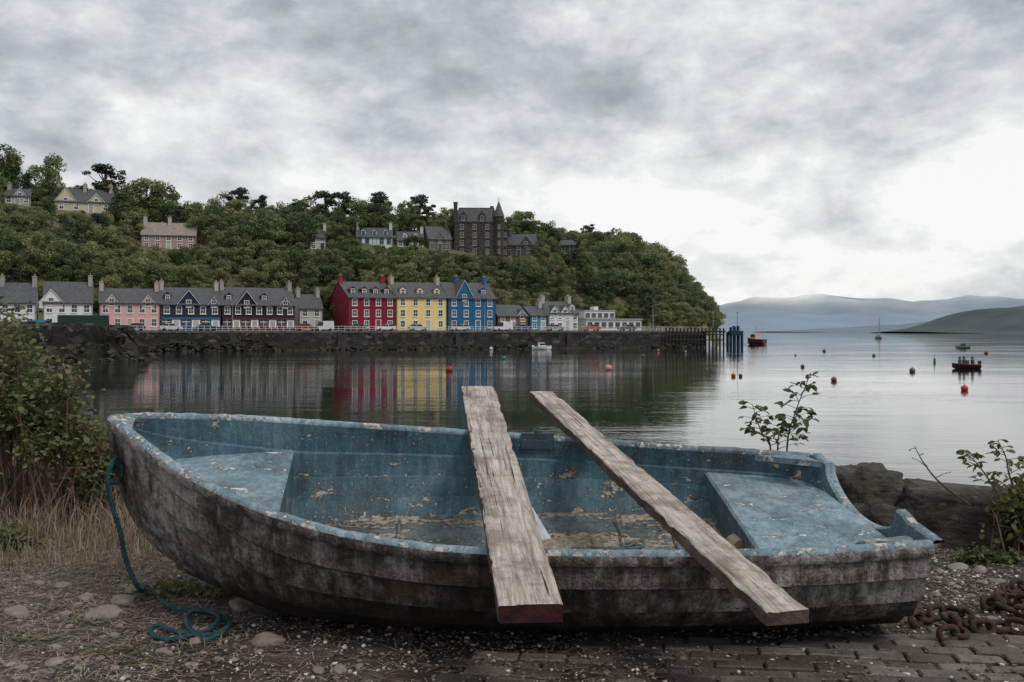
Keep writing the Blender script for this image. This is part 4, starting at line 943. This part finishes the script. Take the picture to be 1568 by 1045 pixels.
# ---------------------------------------------------------------- grass, bushes, weeds
GRASSM=foliage('dry_grass',[(0,(.07,.045,.034)),(.3,(.18,.13,.10)),(.6,(.33,.26,.19)),(.8,(.16,.15,.08)),(1,(.08,.11,.04))],.3,False,1.1)
def grass(name,pts,hs,mat,bend=.5,wd=.004):
    n=len(pts); pts=np.array(pts); hs=np.array(hs)[:,None]; an=rng.uniform(0,6.28,n); d=np.stack([np.cos(an),np.sin(an),np.zeros(n)],1); sd=np.stack([-np.sin(an),np.cos(an),np.zeros(n)],1)
    be=rng.uniform(.1,1,(n,1))*bend; up=np.array([0,0,1.0]); w_=wd*(1+hs*2)
    p1=pts+up*hs*.55+d*hs*be*.35; p2=pts+up*hs*(1-be*.35)+d*hs*be
    V=np.stack([pts-sd*w_,pts+sd*w_,p1+sd*w_*.8,p1-sd*w_*.8,p2+sd*w_*.15,p2-sd*w_*.15],1).reshape(-1,3); b=(np.arange(n)*6)[:,None]
    Fc=np.stack([b+np.array([[0,1,2,3]]),b+np.array([[3,2,4,5]])],1).reshape(-1,4)
    return npmesh(name,V,Fc,mat,np.repeat(rng.uniform(0,1,n),2))
pts=[];hs=[]
for i in range(85000):
    y=random.uniform(4.3,9.5); x=random.uniform(-5.4,-.9)
    u=CU+x/y*F
    if u<-60: continue
    dn=noise.noise(Vector((x*1.8,y*1.8,4)))
    far=max(0,min(1,(y-5.5)/1.5))
    if x>-2.1 and y<6.5 and dn<.15: continue
    if random.random()>(.09+.91*far)*(1 if dn>-.1 else .3): continue
    h=random.uniform(.02,.07)*(1+5.8*far*random.random()); pts.append((x,y,gz(x,y)-.005)); hs.append(h)
grass('dry_grass',pts,hs,GRASSM,.9,.0024)
def litter(name,n,ln,wd,col,xr):
    pts=[];hs=[]
    for i in range(n):
        y=random.uniform(3.9,7.5); x=random.uniform(*xr)*y
        if x>-1.3 and random.random()<.7: continue
        pts.append((x,y,gz(x,y)+.008)); hs.append(random.uniform(*ln))
    n=len(pts); Pp=np.array(pts); an=rng.uniform(0,6.28,n); d=np.stack([np.cos(an),np.sin(an),rng.uniform(-.02,.12,n)],1)*np.array(hs)[:,None]; sd=np.stack([-np.sin(an),np.cos(an),np.zeros(n)],1)*wd
    npmesh(name,np.stack([Pp-sd,Pp+sd,Pp+d+sd,Pp+d-sd],1).reshape(-1,3),np.arange(4*n).reshape(-1,4),col)
litter('straw_litter',9000,(.03,.10),.0016,simple('straw',(.28,.22,.17),.8,.4,9),(-.56,.1))
litter('dark_twigs',2800,(.03,.12),.002,simple('twig',(.04,.028,.022),.8,.4,9),(-.56,.3))
litter('fallen_leaves',1100,(.015,.035),.009,simple('dead_leaf',(.13,.08,.05),.7,.6,9),(-.56,.45))
BUSHM=foliage('bramble_leaves',[(0,(.028,.042,.018)),(.25,(.07,.095,.036)),(.5,(.12,.15,.055)),(.70,(.18,.15,.075)),(.87,(.27,.13,.08)),(1,(.34,.22,.15))],.33,False,2.2)
GREENM=foliage('sapling_leaves',[(0,(.03,.045,.018)),(.5,(.09,.12,.045)),(.85,(.16,.19,.08)),(1,(.20,.15,.08))],.35,False,3)
def leafmesh(name,C,D,L,mat,wr=.42,parent=None):
    n=len(C); C=np.array(C); D=np.array(D); D/=np.linalg.norm(D,axis=1)[:,None]; L=np.array(L)[:,None]; r=rng.normal(size=(n,3))*.5+np.array([0,0,1.0]); s=np.cross(D,r); s/=np.linalg.norm(s,axis=1)[:,None]; up=np.cross(s,D)
    V=np.stack([C,C+D*L*.35+s*L*wr+up*L*.1,C+D*L*.75+s*L*wr*.7+up*L*.04,C+D*L-up*L*.12,C+D*L*.75-s*L*wr*.7+up*L*.04,C+D*L*.35-s*L*wr+up*L*.1,C+D*L*.5-up*L*.02],1).reshape(-1,3)
    b=(np.arange(n)*7)[:,None]; T=[]
    for f in ((0,6,1),(1,6,2),(2,6,3),(3,6,4),(4,6,5),(5,6,0)): T.append(np.stack([b[:,0]+i for i in f],1))
    T=np.stack(T,1).reshape(-1,3); return npmesh(name,V,T,mat,np.repeat(rng.uniform(0,1,n),6),parent=parent)
def shrub(name,blobs,n,mat,L=(.035,.075),stems=40,ground=0,low=False):
    E=empty(name); C=[];D=[];Ls=[]; w_=[b[3]*b[4]*b[5] for b in blobs]; m=MB(); tw=[]
    for i in range(stems*6):
        b=random.choices(blobs,w_)[0]; v=Vector((random.gauss(0,1),random.gauss(0,1),abs(random.gauss(0,1))*.9+.05)).normalized(); k=random.uniform(.7,1.14)
        tip=Vector((b[0]+v.x*b[3]*k,b[1]+v.y*b[4]*k,b[2]+v.z*b[5]*k)); tw.append((tip,v))
        sp_=.03 if low else .15
        root=Vector((b[0]+random.gauss(0,sp_),b[1]+random.gauss(0,sp_),ground))
        mid=root.lerp(tip,.6)+Vector((0,0,.2*b[5]))
        if not low or i%4==0: m.tube([root,mid,tip],[.007,.005,.002] if not low else [.003,.002,.001],4)
    per=max(1,n//len(tw)); sg=.035 if low else .075
    for tip,v in tw:
        for j in range(per):
            q=random.random()**.6*.5; p=tip-Vector((v.x,v.y,v.z))*q*(.55 if not low else .15)+Vector((random.gauss(0,sg),random.gauss(0,sg),abs(random.gauss(0,sg*.4)) if low else random.gauss(0,.06)))
            if p.z<ground: continue
            C.append(p); D.append((random.gauss(0,.6)+v.x,random.gauss(0,.6)+v.y,random.gauss(0,.5)+v.z*.3)); Ls.append(random.uniform(*L))
    leafmesh('leaves',C,D,Ls,mat,.36,E); m.obj('stems',simple('bramble_stem',(.13,.075,.055) if not low else (.07,.08,.04),.8,.3,10),E)
shrub('bramble_bush',[(-4.4,7.7,.65,.95,.7,1.0),(-3.8,7.4,.55,.55,.5,.98),(-3.3,7.2,.35,.42,.4,.88),(-2.98,7.15,.0,.36,.35,.78),(-5.2,7.9,.5,.8,.7,1.1)],24000,BUSHM,(.03,.06),stems=85)
shrub('bramble_bush',[(3.15,6.2,.2,.22,.22,.34),(3.5,6.2,.2,.35,.3,.5)],3200,BUSHM,(.03,.06),stems=18)
shrub('low_weeds',[(2.85,6.0,.0,.22,.1,.1),(2.45,5.95,0,.1,.1,.06)],700,GREENM,(.02,.045),8,0,True)
shrub('low_weeds',[(-3.25,6.3,0,.25,.18,.16)],700,BUSHM,(.03,.06),8,0,True)
shrub('low_weeds',[(-1.72,5.25,0,.3,.15,.12),(-1.3,5.5,0,.2,.15,.1)],600,BUSHM,(.025,.045),8,0,True)
shrub('low_weeds',[(-1.8,4.35,-.0,.2,.12,.03),(-1.5,4.2,-.0,.16,.12,.03),(-2.2,4.5,0,.15,.1,.03),(-1.95,4.8,0,.2,.1,.03)],900,GREENM,(.01,.024),10,.005,True)
def sapling(name,path,n,L,mat,spread=.14):
    E=empty(name,Matrix.Translation(path[0])); m=MB(); sp=spline(path,12); k=len(sp); m.tube(sp,[.008-.006*i/k for i in range(k)],6); C=[];D=[];Ls=[]
    for i in range(n):
        q=.38+.62*(i+random.random())/n; p=sp[min(k-1,int(q*k))]; a=i*2.4+random.uniform(-.4,.4); dv=Vector((math.cos(a),math.sin(a)*.8,random.uniform(.1,.6))); ln=spread*(1.25-q)*random.uniform(.6,1.3)
        tw=[p,p+dv*ln*.6,p+dv*ln+Vector((0,0,-.01))]; m.tube(tw,[.003,.002,.0015],4)
        for j in range(random.choice((2,3,4))):
            b=tw[1].lerp(tw[2],random.random()*1.0) if j else tw[2]; C.append(b); dd=dv+Vector((random.gauss(0,.6),random.gauss(0,.6),-.45+random.gauss(0,.35))); D.append(tuple(dd)); Ls.append(random.uniform(*L))
    o=leafmesh('leaves',C,D,Ls,mat,.3); o.parent=E; o.matrix_parent_inverse=E.matrix_world.inverted(); s=m.obj('stem',simple('green_stem',(.10,.09,.05),.7,.2,10),E,world=True)
sapling('willow_sapling',[Vector((1.85,6.75,-.1)),P(1205,690,6.65),P(1215,640,6.6),P(1238,580,6.6)],30,(.04,.075),GREENM,.17)
sapling('willow_sapling',[Vector((1.7,6.75,-.1)),P(1180,695,6.65),P(1165,660,6.6),P(1152,620,6.6)],26,(.035,.065),GREENM,.19)
sapling('willow_sapling',[Vector((1.75,6.8,-.1)),P(1190,700,6.65),P(1192,670,6.6),P(1205,650,6.6)],12,(.035,.055),GREENM,.13)
sapling('dead_twigs',[Vector((2.9,6.3,.3)),P(1440,740,6.3),P(1415,710,6.3),P(1400,683,6.3)],5,(.012,.02),BUSHM,.12)
sapling('bramble_shoot',[Vector((3.2,6.2,.1)),P(1530,760,6.2),P(1500,715,6.2),P(1475,690,6.2)],16,(.035,.06),BUSHM,.12)
sapling('bramble_shoot',[Vector((3.3,6.2,.1)),P(1550,740,6.2),P(1540,700,6.2),P(1528,675,6.2)],14,(.035,.06),BUSHM,.12)
print('done')
